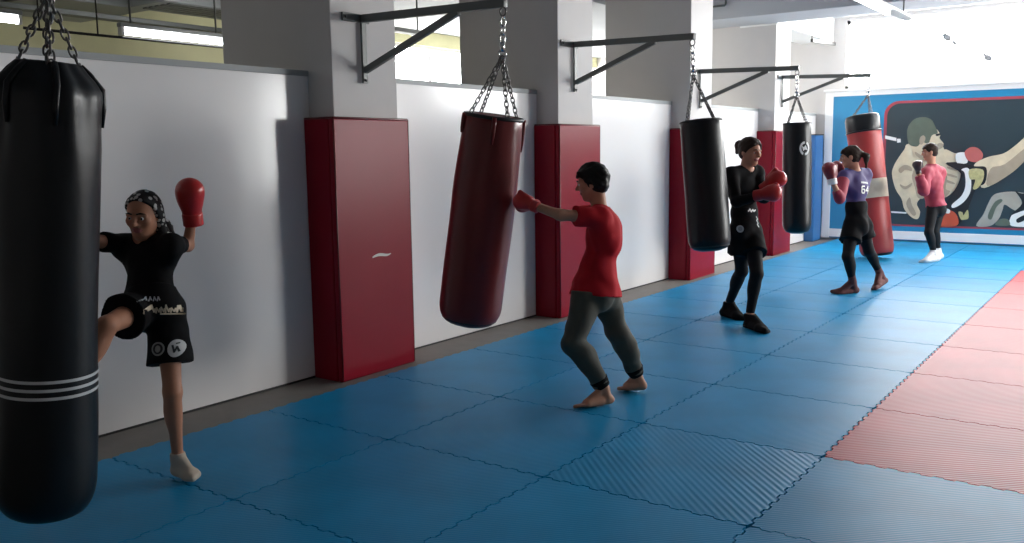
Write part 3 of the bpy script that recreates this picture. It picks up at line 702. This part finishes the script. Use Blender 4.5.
class Fig:
    def __init__(s, root, J, S, face, nod=0., roll=0., hh=.23, h=.007, chest_dir=None, hip_dir=None, slim=1.0):
        s.root = root; s.S = S; s.h = h; s.hh = hh; s.slim = slim
        s.J = {k: np.array(v, float) for k, v in J.items()}
        J = s.J; up = unit(J['neck']-J['pelvis']); s.up = up
        def frame(right, up_):
            r = unit(right); f = unit(np.cross(up_, r)); u = np.cross(r, f); return np.array([r, f, u])   # rows: right, forward, up
        s.RC = frame(J['shR']-J['shL'], up) if chest_dir is None else s.frame_dir(chest_dir, up)
        s.RP = frame(J['hipR']-J['hipL'], up) if hip_dir is None else s.frame_dir(hip_dir, up)
        f = unit(np.array([face[0], face[1], 0])); f = unit(f*math.cos(nod)+np.array([0, 0, -1])*math.sin(nod))
        r = unit(np.cross(f, (0, 0, 1))); u = np.cross(r, f)
        s.RH = np.array([r*math.cos(roll)+u*math.sin(roll), f, u*math.cos(roll)-r*math.sin(roll)])
    def frame_dir(s, d, up):
        f = unit(np.array([d[0], d[1], 0])); f = unit(f-up*(f@up)); r = np.cross(f, up); return np.array([r, f, up])
    def field(s, lo=None, hi=None, pad=.16, h=None, keys=None):
        P = np.array([v for k, v in s.J.items() if keys is None or k in keys])
        return Field(P.min(0)-pad, P.max(0)+pad, h or s.h)
    def hp(s, x, y, z): return s.J['head']+(np.array([x, y, z])*s.hh)@s.RH
    def torso(s, F, inf=0., k=.03, low=True):
        J, S, w = s.J, s.S, s.slim; p, n = J['pelvis'], J['neck']; v = n-p; c = J['chest']
        r, f, u = s.RP; R2, f2, u2 = s.RC
        if low:
            F.ell(p+u*.01*S, s.RP, np.array([.155*w, .108*w, .115])*S+inf, k)
            for q in (-1, 1): F.ell(p-f*.045*S+r*.065*S*q-u*.035*S, s.RP, np.array([.082, .085, .09])*S*w+inf, k)
        F.ell(p+(c-p)*.45, (s.RP+s.RC)/2, np.array([.128*w, .096*w, .15])*S+inf, k)
        F.ell(c+u2*.02*S, s.RC, np.array([.150*w, .108*w, .17])*S+inf, k)
        sm = (J['shL']+J['shR'])/2
        for q in ('L', 'R'):
            F.cone(n-u2*.035*S, J['sh'+q]-u2*.005*S, .052*S+inf, .052*S*w+inf, k)
            F.cone(J['sh'+q]-u2*.03*S, c+(J['sh'+q]-sm)*.62+u2*.02*S, .052*S*w+inf, .06*S*w+inf, k)
    def arm(s, F, q, inf=0., t0=0., t1=2., k=.02, flat=False):
        """t 0..1 upper arm, 1..2 forearm"""
        J, S, w = s.J, s.S, s.slim; a, b, c = J['sh'+q], J['el'+q], J['wr'+q]
        e = min(1, t1); F.cone(a, a+(b-a)*e, .049*S*w+inf, (.049-.012*e)*S*w+inf, k, flat_b=flat and t1 <= 1)
        if t1 > 1: e = t1-1; F.cone(b, b+(c-b)*e, .038*S*w+inf, (.038-.012*e)*S*w+inf, k, flat_b=flat)
    def leg(s, F, q, inf=0., t1=2., k=.025, flat=False, flare=0.):
        J, S, w = s.J, s.S, s.slim; a, b, c = J['hip'+q], J['kn'+q], J['an'+q]; f = s.RP[1]
        e = min(1, t1); F.cone(a, a+(b-a)*e, .083*S*w+inf, (.083-.030*e)*S*w+inf+flare, k, flat_b=flat and t1 <= 1)
        if t1 > 1:
            e = t1-1; F.cone(b, b+(c-b)*e, .052*S*w+inf, (.052-.019*e)*S*w+inf, k, flat_b=flat)
            d = unit(c-b); back = unit(-f+d*(f@d)); tgt = np.array(J['to'+q])-np.array(J['he'+q]); tgt = tgt-d*(tgt@d); back = -unit(tgt)
            F.ell(b+(c-b)*.30+back*.016*S, np.array([unit(np.cross(back, d)), back, d]), np.array([.047, .05, .115])*S*w+inf, k)
    def foot(s, F, q, inf=0., k=.015, toes=True):
        J, S = s.J, s.S; an, he, to = J['an'+q], J['he'+q], J['to'+q]; d = unit(to-he); up = unit((an-he)-d*((an-he)@d)); side = np.cross(d, up); L = np.linalg.norm(to-he)
        ball = he+d*L*.72; r = .026*S
        F.cone(an, he+d*L*.16+up*.012*S, .034*S+inf, .034*S+inf, k); F.cone(he+d*.02*S, ball, .030*S+inf, .026*S+inf, k)
        F.cone(an+d*.01*S, ball+up*.004, .032*S+inf, .024*S+inf, k)
        for w_ in (-.022, .022): F.cone(he+d*L*.35+side*w_*.5*S, ball+side*w_*S-up*.004*S, .024*S+inf, .022*S+inf, k)
        if toes:
            kt = .006 if inf == 0 else .02
            sg = 1 if q == 'L' else -1      # big toe on the inner side
            for t_ in range(5): F.cone(ball+side*sg*(.034-.017*t_)*S-up*.008*S, he+d*L*(1-.035*t_)+side*sg*(.032-.016*t_)*S-up*.010*S, (.015 if t_ == 0 else .011)*S+inf, (.014 if t_ == 0 else .009)*S+inf, kt)
        else: F.cone(ball-up*.004*S, to-d*.02*S-up*.006*S, .030*S+inf, .020*S+inf, k)
    def head(s, F):
        hh, R = s.hh, s.RH; H_ = s.hp; k = .05*hh
        F.ell(H_(0, -.06, .13), R, np.array([.325, .41, .37])*hh, k*2); F.ell(H_(0, .07, -.12), R, np.array([.265, .30, .36])*hh, k*2)
        F.ell(H_(0, .24, -.40), R, np.array([.11, .10, .09])*hh, k*2)
        for q in (-1, 1):
            F.cone(H_(.21*q, -.02, -.20), H_(.07*q, .20, -.40), .09*hh, .085*hh, k*2)
            F.ell(H_(.17*q, .25, -.08), R, np.array([.10, .09, .10])*hh, k*2)
            F.cone(H_(.05*q, .375, .085), H_(.21*q, .31, .075), .035*hh, .03*hh, k)
            F.ell(H_(.135*q, .385, .0), R, np.array([.075, .055, .045])*hh, k*.8, carve=True)
            F.ell(H_(.325*q, -.06, -.03), R, np.array([.045, .10, .14])*hh, k*.6)
            F.cone(H_(.05*q, .38, -.135), H_(.03*q, .40, -.135), .032*hh, .03*hh, k*.6)
        F.cone(H_(0, .36, .07), H_(0, .465, -.115), .032*hh, .05*hh, k)
        F.ell(H_(0, .35, -.235), R, np.array([.105, .045, .026])*hh, k*.5); F.ell(H_(0, .345, -.285), R, np.array([.09, .05, .03])*hh, k*.5)
        nb = s.J['neck']-s.RC[2]*.02; F.cone(nb, H_(0, -.12, -.22), .056*s.S, .05*s.S, .025)
    def body(s, skin, extra=None):
        F = s.field()
        s.torso(F)
        for q in 'LR': s.arm(F, q); s.leg(F, q); s.foot(F, q); F.cone(s.J['wr'+q], s.J['ha'+q], .026*s.S, .034*s.S, .02)
        F.cut((0, 0, .001), (0, 0, -1)); s.head(F)
        def pick(C):
            q = (C-s.J['head'])@s.RH.T/s.hh
            lip = (q[:, 1] > .30) & (((q[:, 0]/.115)**2+((q[:, 2]+.26)/.058)**2) < 1)
            return lip.astype(int)
        o = F.build('body', [skin, M['lips']], s.root, pick)
        for q in (-1, 1):
            e = MB(); c = s.hp(.135*q, .338, .0); n = 10
            for rad, mi, off, sc in ((.038, 0, 0, 1), (.029, 1, .014, .9)):
                V = []; Fc = []
                for i in range(n+1):
                    for j in range(n*2):
                        a, b_ = math.pi*i/n, math.pi*j/n; v = np.array([math.sin(a)*math.cos(b_), math.sin(a)*math.sin(b_), math.cos(a)])*rad*s.hh+np.array([0, off*s.hh, 0])
                        V.append(tuple(c+v@s.RH))
                for i in range(n):
                    for j in range(n*2): Fc.append((i*2*n+j, i*2*n+(j+1) % (2*n), (i+1)*2*n+(j+1) % (2*n), (i+1)*2*n+j))
                e.add(V, Fc, mi, True)
            e.build('eye', [M['eye_white'], M['iris']], s.root)
            pts = [s.hp(.05*q, .405, .10), s.hp(.13*q, .395, .125), s.hp(.22*q, .33, .10)]
            MB().tube(pts, [.014*s.hh*1.2, .02*s.hh, .008*s.hh], 6).build('eyebrow', M['hair'], s.root)
        return o
    def glove(s, q, mt, size=1.0, cuff=None, dirv=None, thumb=None):
        J = s.J; ha, wr = J['ha'+q], J['wr'+q]; d = unit(ha-wr) if dirv is None else unit(dirv); z = size
        th = unit(thumb) if thumb is not None else np.array([0, 0, 1.]); th = unit(th-d*(th@d)); sd = np.cross(d, th); R = np.array([sd, d, th])
        F = Field(np.minimum(ha, wr)-.16*z, np.maximum(ha, wr)+.16*z, .005 if s.h < .008 else .008)
        F.ell(ha+d*.005*z, R, np.array([.066, .085, .072])*z, .03); F.ell(ha+d*.035*z-th*.01*z, R, np.array([.064, .058, .07])*z, .02)
        F.cone(ha-d*.05*z+th*.045*z-sd*.02*z, ha+d*.045*z+th*.068*z-sd*.025*z, .026*z, .024*z, .012)
        F.cone(ha-d*.05*z, ha-d*.115*z, .050*z, .046*z, .02, flat_b=True)
        gl = F.build('glove', mt, s.root)
        F = Field(np.minimum(ha, wr)-.2*z, np.maximum(ha, wr)+.2*z, .005 if s.h < .008 else .008)
        F.cone(ha-d*.085*z, ha-d*.15*z, .051*z, .050*z, .0, flat_a=True, flat_b=True)
        F.build('glove_cuff', cuff or mt, gl)
    def shirt(s, mt, hem, sleeve, inf=.013, name='t_shirt', wr=.004, neck_r=.062, vneck=0., pick=None, seed=1, loose=0., hem_n=None, mats=None):
        F = s.field(pad=.2); s.torso(F, inf)
        if loose: F.cone(s.J['pelvis']+s.up*.02, s.J['pelvis']+s.up*(hem-.02), .10*s.S+loose, .12*s.S+loose, .06)
        for q in 'LR': s.arm(F, q, inf*1.05, t1=sleeve, flat=True)
        F.wrinkle(wr, 1.0, seed); p, n = s.J['pelvis'], s.up
        F.cut(p+n*hem, -n if hem_n is None else hem_n)
        u = s.RC[2]; F.cone(s.J['neck']-u*.025, s.hp(0, -.08, -.1), neck_r*s.S+.004, neck_r*s.S*1.3, .006, carve=True)
        if vneck: f = s.RC[1]; F.cone(s.J['neck']+f*.10*s.S-u*.0, s.J['neck']+f*.16*s.S-u*vneck, .05*s.S, .008, .006, carve=True)
        return F.build(name, mats or [mt], s.root, pick)
    def bottoms(s, mt, waist, t1, inf=.014, flare=0., name='trousers', wr=.004, seed=2, mats=None, pick=None, cuts=True):
        F = s.field(pad=.2); J, S, w = s.J, s.S, s.slim; r, f, u = s.RP; p = J['pelvis']
        F.ell(p+u*.01*S, s.RP, np.array([.155*w, .108*w, .115])*S+inf, .03)
        for q in (-1, 1): F.ell(p-f*.045*S+r*.065*S*q-u*.035*S, s.RP, np.array([.082, .085, .09])*S*w+inf, .03)
        F.ell(p+(J['chest']-p)*.45, (s.RP+s.RC)/2, np.array([.128*w, .096*w, .15])*S+inf, .03)
        for q in 'LR': s.leg(F, q, inf, t1=t1[q] if isinstance(t1, dict) else t1, flat=True, flare=flare)
        F.wrinkle(wr, .9, seed); F.cut(p+s.up*waist, s.up)
        return F.build(name, mats or mt, s.root, pick)
    def band(s, name, a, b, ra, rb, mt, label=None):
        F = Field(np.minimum(a, b)-max(ra, rb)-.03, np.maximum(a, b)+max(ra, rb)+.03, .005 if s.h < .008 else .008)
        F.cone(a, b, ra, rb, 0, flat_a=True, flat_b=True); return F.build(name, mt, s.root)
    def hair(s, mt, name='hair', long=0., face_cut=(.20, .23), fringe=True, extra=None, grow=1.0, low=-.24, wr=.004):
        F = Field(s.J['head']-s.hh*1.5, s.J['head']+s.hh*1.1, min(s.h, .007)); H_ = s.hp; R = s.RH; g = grow
        F.ell(H_(0, -.07, .15), R, np.array([.365*g, .455*g, .395*g])*s.hh, .01)
        F.ell(H_(0, -.16, -.05), R, np.array([.335*g, .33*g, .30*g])*s.hh, .01)
        F.cut(H_(0, face_cut[0], face_cut[1]), R.T@np.array([0, .80, -.60])); 
        F.cut(H_(0, 0, low), R.T@np.array([0, .15, -1]))
        if fringe:
            for q in range(-4, 5): F.cone(H_(.07*q, .26, .38-.012*abs(q)), H_(.072*q+.02, .395-.012*q*q*.5, .20+.03*((q*7) % 3)/2), .05*s.hh, .022*s.hh, .01)
        if extra: extra(F)
        F.wrinkle(wr, 2.2, 5)
        return F.build(name, mt, s.root)
def project_decal(name, parent, target, polys, mats, center, right, upv, n=.12, off=.003):
    """flat outlines laid onto a garment's surface: points are pushed along -normal onto the target mesh"""
    from mathutils.bvhtree import BVHTree
    me = target.data; o = np.array(WORLD_LOC[parent.name]); bv = BVHTree.FromPolygons([tuple(np.array(v.co)+o) for v in me.vertices], [tuple(p.vertices) for p in me.polygons])
    c = np.array(center, float); r = unit(right); u = unit(np.array(upv)-r*(np.array(upv)@r)); nn = np.cross(r, u)   # nn points to the viewer of the print
    ms = sorted(set(m_ for m_, _ in polys), key=lambda m_: [a for a, _ in polys].index(m_)); g = MB()
    def drop(p, lift):
        q = c+r*p[0]+u*p[1]; h = bv.ray_cast(Vector(q+nn*n), Vector(-nn), 2*n)
        return np.array(h[0])+nn*lift if h[0] is not None else q
    for i, (m_, P) in enumerate(polys):
        lift = off+.0006*i; k = len(P); cx = sum(p[0] for p in P)/k; cy = sum(p[1] for p in P)/k
        V = [drop((cx+(p[0]-cx)*t, cy+(p[1]-cy)*t), lift) for t in (1, .66, .33) for p in P]+[drop((cx, cy), lift)]
        F = []
        for ring in (0, 1):
            for a in range(k): F.append((ring*k+a, ring*k+(a+1) % k, (ring+1)*k+(a+1) % k, (ring+1)*k+a))
        for a in range(k): F.append((2*k+a, 2*k+(a+1) % k, 3*k))
        g.add([tuple(v) for v in V], F, ms.index(m_), True)
    return g.build(name, [M[a] for a in ms], parent)
def stroke(pts, w, n=1):
    """a polyline as quads of width w"""
    out = []
    for a, b in zip(pts[:-1], pts[1:]):
        a, b = np.array(a), np.array(b); d = unit(b-a); s_ = np.array([-d[1], d[0]])*w/2; a = a-d*w*.4; b = b+d*w*.4
        m_ = (a+b)/2
        out.append([tuple(a-s_), tuple(m_-s_), tuple(b-s_), tuple(b+s_), tuple(m_+s_), tuple(a+s_)])
    return out
def disc(cx, cy, rx, ry, n=18): return [(cx+rx*math.cos(2*math.pi*q/n), cy+ry*math.sin(2*math.pi*q/n)) for q in range(n)]
def person(name, loc, label, group=None): return thing(name, loc, label, 'person')
def sleeves(s, mt, t0, t1, inf, name='sleeve'):
    for q in 'LR':
        F = s.field(pad=.12, keys=('sh'+q, 'el'+q, 'wr'+q)); J = s.J
        a = J['sh'+q]+(J['el'+q]-J['sh'+q])*t0
        F.cone(a, J['el'+q], .050*s.S+inf, .038*s.S+inf, .015, flat_a=True); e = t1-1
        if e > 0: F.cone(J['el'+q], J['el'+q]+(J['wr'+q]-J['el'+q])*e, .038*s.S+inf, .028*s.S+inf, .015, flat_b=True)
        F.wrinkle(.003, 1.2, 3); F.build(name, mt, s.root)
def footwear(s, mt, inf, name, ankle=.045, toes=True, lab=None):
    for q in 'LR':
        F = s.field(pad=.12, keys=('an'+q, 'he'+q, 'to'+q)); s.foot(F, q, inf, toes=toes)
        d = unit(s.J['kn'+q]-s.J['an'+q]); F.cone(s.J['an'+q], s.J['an'+q]+d*ankle, .034*s.S+inf, .036*s.S+inf, .01)
        F.cut(s.J['an'+q]+np.array([0, 0, ankle]), (0, 0, 1)); F.cut((0, 0, .001), (0, 0, -1)); F.build(name, mt, s.root)
def cuffs(s, mt, t0, t1, r0, r1, name='cuff'):
    for q in 'LR':
        a, b = s.J['kn'+q], s.J['an'+q]; s.band(name, a+(b-a)*t0, a+(b-a)*t1, r0, r1, mt)

# --- girl with the spotted bandana, kneeing the striped bag
J_girl=dict(pelvis=(-1.531,-2.005,0.837), chest=(-1.620,-1.939,1.027), neck=(-1.652,-1.914,1.162), head=(-1.614,-1.960,1.248), shL=(-1.471,-1.912,1.141), elL=(-1.575,-1.759,1.089), wrL=(-1.513,-1.762,1.248), haL=(-1.503,-1.779,1.330), shR=(-1.747,-1.987,1.135), elR=(-1.667,-2.237,1.156), wrR=(-1.632,-2.349,1.229), haR=(-1.599,-2.408,1.252), hipL=(-1.508,-1.943,0.810), knL=(-1.411,-1.999,0.430), anL=(-1.441,-1.975,0.102), heL=(-1.467,-1.979,0.038), toL=(-1.320,-1.961,0.036), hipR=(-1.550,-2.070,0.826), knR=(-1.408,-2.296,0.798), anR=(-1.399,-2.441,0.556), heR=(-1.423,-2.420,0.495), toR=(-1.335,-2.560,0.466))
J_girl.update(shL=(-1.471,-1.912,1.112), shR=(-1.747,-1.987,1.108), neck=(-1.652,-1.914,1.132), anR=(-1.425,-2.441,.556), heR=(-1.45,-2.42,.495), toR=(-1.43,-2.565,.466))
J_girl['hipR'] = (-1.565, -2.030, .82); J_girl['hipL'] = (-1.513, -1.935, .81)
r = person('person', (-1.42, -1.97, 0), 'girl in black shorts and spotted bandana kicking the striped black bag, red glove raised')
g = Fig(r, J_girl, .84, (.52, -.85), nod=.13, roll=.04, hh=.214, h=.006, hip_dir=(.55, -.83), slim=.90)
g.body(M['skin_dark'])
sh = g.shirt(M['black_cloth'], .0, .52, inf=.012, vneck=.11, neck_r=.07, seed=4)
so = g.bottoms(M['black_cloth'], .075, {'L': .66, 'R': .55}, inf=.017, flare=.040, name='shorts', seed=6)
def tail(F):
    H_ = g.hp; F.cone(H_(-.05, -.45, .0), H_(-.26, -.52, -.35), .10*g.hh, .12*g.hh, .02); F.cone(H_(-.26, -.52, -.35), H_(-.50, -.40, -.62), .12*g.hh, .05*g.hh, .02)
    F.cone(H_(-.28, -.08, .1), H_(-.34, -.14, -.38), .13*g.hh, .12*g.hh, .03); F.cone(H_(-.34, -.14, -.38), H_(-.45, -.2, -.55), .12*g.hh, .06*g.hh, .02)
g.hair(M['bandana'], 'bandana', face_cut=(.20, .30), fringe=False, extra=tail, grow=1.02, low=-.9, wr=.002)
g.glove('L', M['glove'], .95, dirv=(.1, -.15, 1), thumb=(-1, 0, 0)); g.glove('R', M['glove'], .95, thumb=(0, 0, 1))
hl, kl = g.J['hipL'], g.J['knL']; rt_, up_ = np.array(CR), np.array(CU)
c = hl*.45+kl*.55
footwear(g, M['sock_pale'], .004, 'sock', .025)  # thin pale beige layer over both feet
tag(project_decal('patch', r, so, [('stripe', disc(0, 0, .033, .040))]+[('black_print', P) for P in stroke([(-.014, .012), (-.004, -.016), (.004, .006), (.014, -.012)], .008)+stroke([(.0, .022), (.010, .024)], .006)], M, c+rt_*.058+up_*.035, rt_, up_, .2), 'round white patch on the shorts')
tag(project_decal('patch', r, so, [('grey_box', disc(0, 0, .032, .032)), ('black_print', disc(0, 0, .024, .024)), ('grey_box', disc(0, 0, .013, .016))], M, c-rt_*.018+up_*.033, rt_, up_, .2), 'round grey patch on the shorts')
ltr = []
x = -.05
for q, hgt in enumerate((.035, .022, .024, .034, .02, .03)):
    ltr += [('tan', P) for P in stroke([(x, .0), (x+.004, hgt), (x+.012, .004), (x+.017, .018)], .006)]; x += .019
ltr += [('tan', P) for P in stroke([(-.01, -.006), (.07, -.008)], .007)]
tag(project_decal('lettering', r, so, ltr, M, np.array(g.J['pelvis'])+rt_*.09-up_*.035, rt_, up_, .25), 'pale gold lettering across the front of the shorts')
ltr = [('stripe', P) for x in (-.03, -.012, .006, .022) for P in stroke([(x, 0), (x+.003, .018), (x+.010, .004)], .005)]
tag(project_decal('waist_lettering', r, so, ltr, M, np.array(g.J['pelvis'])+rt_*.045+up_*.02, rt_, up_, .25), 'small pale lettering on the waistband')

# --- boy in the red t-shirt
J_boy=dict(pelvis=(-0.514,0.352,0.664), chest=(-0.490,0.421,0.976), neck=(-0.522,0.429,1.166), head=(-0.568,0.410,1.326), shL=(-0.458,0.318,1.119), elL=(-0.602,0.095,1.148), wrL=(-0.758,0.041,1.201), haL=(-0.820,0.037,1.223), shR=(-0.585,0.524,1.114), elR=(-0.796,0.422,1.114), wrR=(-0.894,0.252,1.192), haR=(-0.912,0.179,1.202), hipL=(-0.512,0.265,0.658), knL=(-0.510,0.097,0.384), anL=(-0.361,0.207,0.098), heL=(-0.322,0.237,0.035), toL=(-0.450,0.031,0.025), hipR=(-0.512,0.448,0.639), knR=(-0.405,0.459,0.387), anR=(-0.336,0.585,0.094), heR=(-0.282,0.590,0.042), toR=(-0.444,0.545,0.022))
r = person('person', (-.39, .3, 0), 'boy in red t-shirt and olive joggers punching the oxblood bag with both arms')
g = Fig(r, J_boy, .90, (-.93, -.30), nod=.18, hh=.215, h=.006, hip_dir=(-.9, -.2), slim=.95)
g.body(M['skin'])
g.shirt(M['red_shirt'], -.03, .62, inf=.024, seed=8, wr=.006, loose=.05)
g.bottoms(M['olive'], -.005, 1.90, inf=.024, name='joggers', seed=9, wr=.006)
cuffs(g, M['black_cloth'], .79, .96, .060, .045)
g.hair(M['hair'], grow=1.08, face_cut=(.24, .20), low=-.42, wr=.006)
g.glove('L', M['glove'], .70); g.glove('R', M['glove'], .70)

# --- woman in black with red gloves
J_g3=dict(pelvis=(-0.629,3.152,0.807), chest=(-0.680,3.196,1.145), neck=(-0.665,3.217,1.353), head=(-0.621,3.210,1.492), shR=(-0.738,3.058,1.314), elR=(-0.626,2.925,1.073), wrR=(-0.418,2.924,1.136), haR=(-0.334,2.925,1.153), shL=(-0.614,3.347,1.315), elL=(-0.492,3.199,1.095), wrL=(-0.401,3.061,1.214), haL=(-0.342,3.061,1.256), hipL=(-0.592,3.200,0.787), knL=(-0.455,2.972,0.460), anL=(-0.501,2.952,0.095), heL=(-0.517,2.928,0.019), toL=(-0.271,2.758,0.022), hipR=(-0.655,3.081,0.794), knR=(-0.656,3.148,0.452), anR=(-0.836,3.311,0.117), heR=(-0.891,3.308,0.038), toR=(-0.644,3.187,0.030))
r = person('person', (-.60, 3.05, 0), 'woman in black top and leggings with tied hair, red gloves raised, beside tilted black bag')
g = Fig(r, J_g3, 1.0, (.93, -.42), nod=.12, hh=.228, h=.007, hip_dir=(.95, -.3), slim=.93)
g.body(M['skin'])
g.shirt(M['black_cloth'], .13, 1.92, inf=.012, seed=11, name='long_sleeved_top')
g.bottoms(M['leggings'], .12, 1.93, inf=.005, name='leggings', seed=12, wr=.001)
so = g.bottoms(M['black_cloth'], .20, .52, inf=.016, flare=.035, name='shorts', seed=13)
footwear(g, M['black_cloth'], .015, 'shoe', .02)
def bun(F):
    H_ = g.hp; F.ell(H_(0, -.62, .16), g.RH, np.array([.20, .17, .22])*g.hh, .03); F.cone(H_(0, -.62, .1), H_(.02, -.72, -.12), .14*g.hh, .06*g.hh, .02)
g.hair(M['hair_brown'], face_cut=(.27, .24), fringe=False, extra=bun, grow=1.07, low=-.30)
g.glove('L', M['glove'], .95, thumb=(.1, -.3, 1)); g.glove('R', M['glove'], .95, thumb=(.1, .3, 1))
rt_, up_ = np.array(CR), np.array(CU)
tag(project_decal('patch', r, so, [('stripe', disc(0, 0, .030, .032)), ('grey_box', disc(0, 0, .017, .018))], M, np.array(g.J['hipR'])-rt_*.02+up_*.03, rt_, up_, .25), 'round pale patch on the shorts')
tag(project_decal('waist_lettering', r, so, [('white_print', P) for P in stroke([(-.035, 0), (-.02, .016), (-.008, -.004), (.008, .014), (.02, 0), (.034, .012)], .012)], M, np.array(g.J['pelvis'])+rt_*.03+up_*.165, rt_, up_, .25), 'white lettering on the waistband')
tag(project_decal('lettering', r, so, [('grey_box', P) for P in stroke([(0, .05), (.015, .03), (.0, .015), (.018, -.005), (.004, -.02), (.02, -.04)], .009)], M, np.array(g.J['pelvis'])+rt_*.075+up_*.07, rt_, up_, .25), 'grey lettering on the shorts')

# --- woman in the purple jersey, seen from behind
J_g4=dict(pelvis=(-0.261,5.342,0.720), chest=(-0.288,5.357,1.075), neck=(-0.308,5.365,1.283), head=(-0.345,5.298,1.419), shL=(-0.372,5.197,1.225), elL=(-0.335,4.950,1.001), wrL=(-0.400,4.874,1.195), haL=(-0.422,4.872,1.285), shR=(-0.240,5.542,1.237), elR=(-0.327,5.676,0.996), wrR=(-0.474,5.537,1.172), haR=(-0.514,5.479,1.291), hipL=(-0.281,5.263,0.704), knL=(-0.272,5.082,0.397), anL=(-0.239,5.185,0.126), heL=(-0.207,5.267,0.033), toL=(-0.393,5.057,0.025), hipR=(-0.233,5.433,0.693), knR=(-0.163,5.476,0.427), anR=(-0.104,5.736,0.164), heR=(-0.051,5.786,0.085), toR=(-0.110,5.486,0.027))
r = person('person', (-.22, 5.3, 0), 'woman with ponytail in purple jersey numbered 64, facing the tall red bag')
r['label'] = 'woman with ponytail in purple jersey numbered 64 and black shorts, seen from behind'
g = Fig(r, J_g4, .96, (-.96, -.22), nod=.15, hh=.218, h=.008, chest_dir=(-.93, .12), hip_dir=(-.95, .1), slim=.95)
g.body(M['skin'])
sh = g.shirt(M['purple'], .12, .30, inf=.014, seed=21)
sleeves(g, M['magenta'], .22, 1.45, .016)
g.bottoms(M['leggings'], .12, 1.80, inf=.006, name='leggings', seed=22, wr=.001)
g.bottoms(M['black_cloth'], .235, .50, inf=.022, flare=.03, name='shorts', seed=23)
footwear(g, M['sock_red'], .006, 'sock', .085)
def pony(F):
    H_ = g.hp; F.cone(H_(.05, -.50, .12), H_(.02, -.72, -.10), .12*g.hh, .15*g.hh, .02); F.cone(H_(.02, -.72, -.10), H_(0, -.66, -.62), .15*g.hh, .05*g.hh, .02)
g.hair(M['hair_brown'], face_cut=(.27, .22), fringe=True, extra=pony, low=-.32)
g.glove('L', M['glove_dark'], .95, cuff=M['white'], thumb=(0, .5, 1)); g.glove('R', M['glove_dark'], .95, cuff=M['white'], thumb=(0, -.5, 1))
c = np.array(g.J['chest'])+np.array(CR)*.065-np.array(CU)*.035
six = [(.034, .062), (.010, .062), (.0, .05), (.0, .004), (.010, -.008), (.030, -.008), (.036, .004), (.036, .022), (.028, .030), (.004, .030)]
four = [(.088, -.010), (.088, .064), (.054, .018), (.098, .018)]
sh_r = unit(np.cross((0, 0, 1.), (g.J['shR']-g.J['shL'])*0+np.array([CAM[0]+.1, CAM[1], 0])-c*np.array([1, 1, 0])))
tag(project_decal('number', r, sh, [('white_print', P) for P in stroke([(a-.05, b_) for a, b_ in six], .013)+stroke([(a-.05, b_) for a, b_ in four], .013)], M, c, CR, CU, .25), 'white number 64 on the back')
tag(project_decal('name_strip', r, sh, [('stripe', P) for x in (-.055, -.04, -.026, -.010, .004, .020, .034) for P in stroke([(x, 0), (x+.002, .014), (x+.009, .002)], .007)], M, c+np.array(CU)*.095, CR, CU, .25), 'small pale lettering above the number')

# --- far person in the pink-red jacket
J_g5=dict(pelvis=(-0.099,8.614,0.699), chest=(-0.148,8.604,1.005), neck=(-0.186,8.618,1.256), head=(-0.211,8.606,1.441), shL=(-0.211,8.449,1.168), elL=(-0.185,8.243,0.940), wrL=(-0.253,8.231,1.161), haL=(-0.276,8.232,1.264), shR=(-0.114,8.781,1.172), elR=(-0.221,8.812,0.928), wrR=(-0.318,8.681,1.161), haR=(-0.339,8.635,1.269), hipL=(-0.121,8.536,0.703), knL=(-0.112,8.304,0.389), anL=(-0.058,8.400,0.131), heL=(0.001,8.429,0.051), toL=(-0.163,8.207,0.026), hipR=(-0.076,8.691,0.695), knR=(-0.088,8.568,0.381), anR=(-0.059,8.672,0.131), heR=(-0.014,8.716,0.048), toR=(-0.141,8.472,0.025))
r = person('person', (-.08, 8.5, 0), 'person in pink-red jacket, black leggings and white shoes, guard up before the mural')
g = Fig(r, J_g5, .96, (-.93, -.36), nod=.15, hh=.212, h=.009, chest_dir=(-.97, -.05), hip_dir=(-.97, -.1), slim=.92)
g.body(M['skin'])
g.shirt(M['magenta'], .02, 1.92, inf=.034, seed=31, name='jacket', wr=.006)
g.bottoms(M['leggings'], .1, 1.93, inf=.007, name='leggings', seed=32, wr=.001)
footwear(g, M['shoe_white'], .010, 'shoe', .03)
g.hair(M['hair_brown'], face_cut=(.25, .20), low=-.36, grow=1.05)
g.glove('L', M['glove_black'], .72); g.glove('R', M['glove_black'], .72)
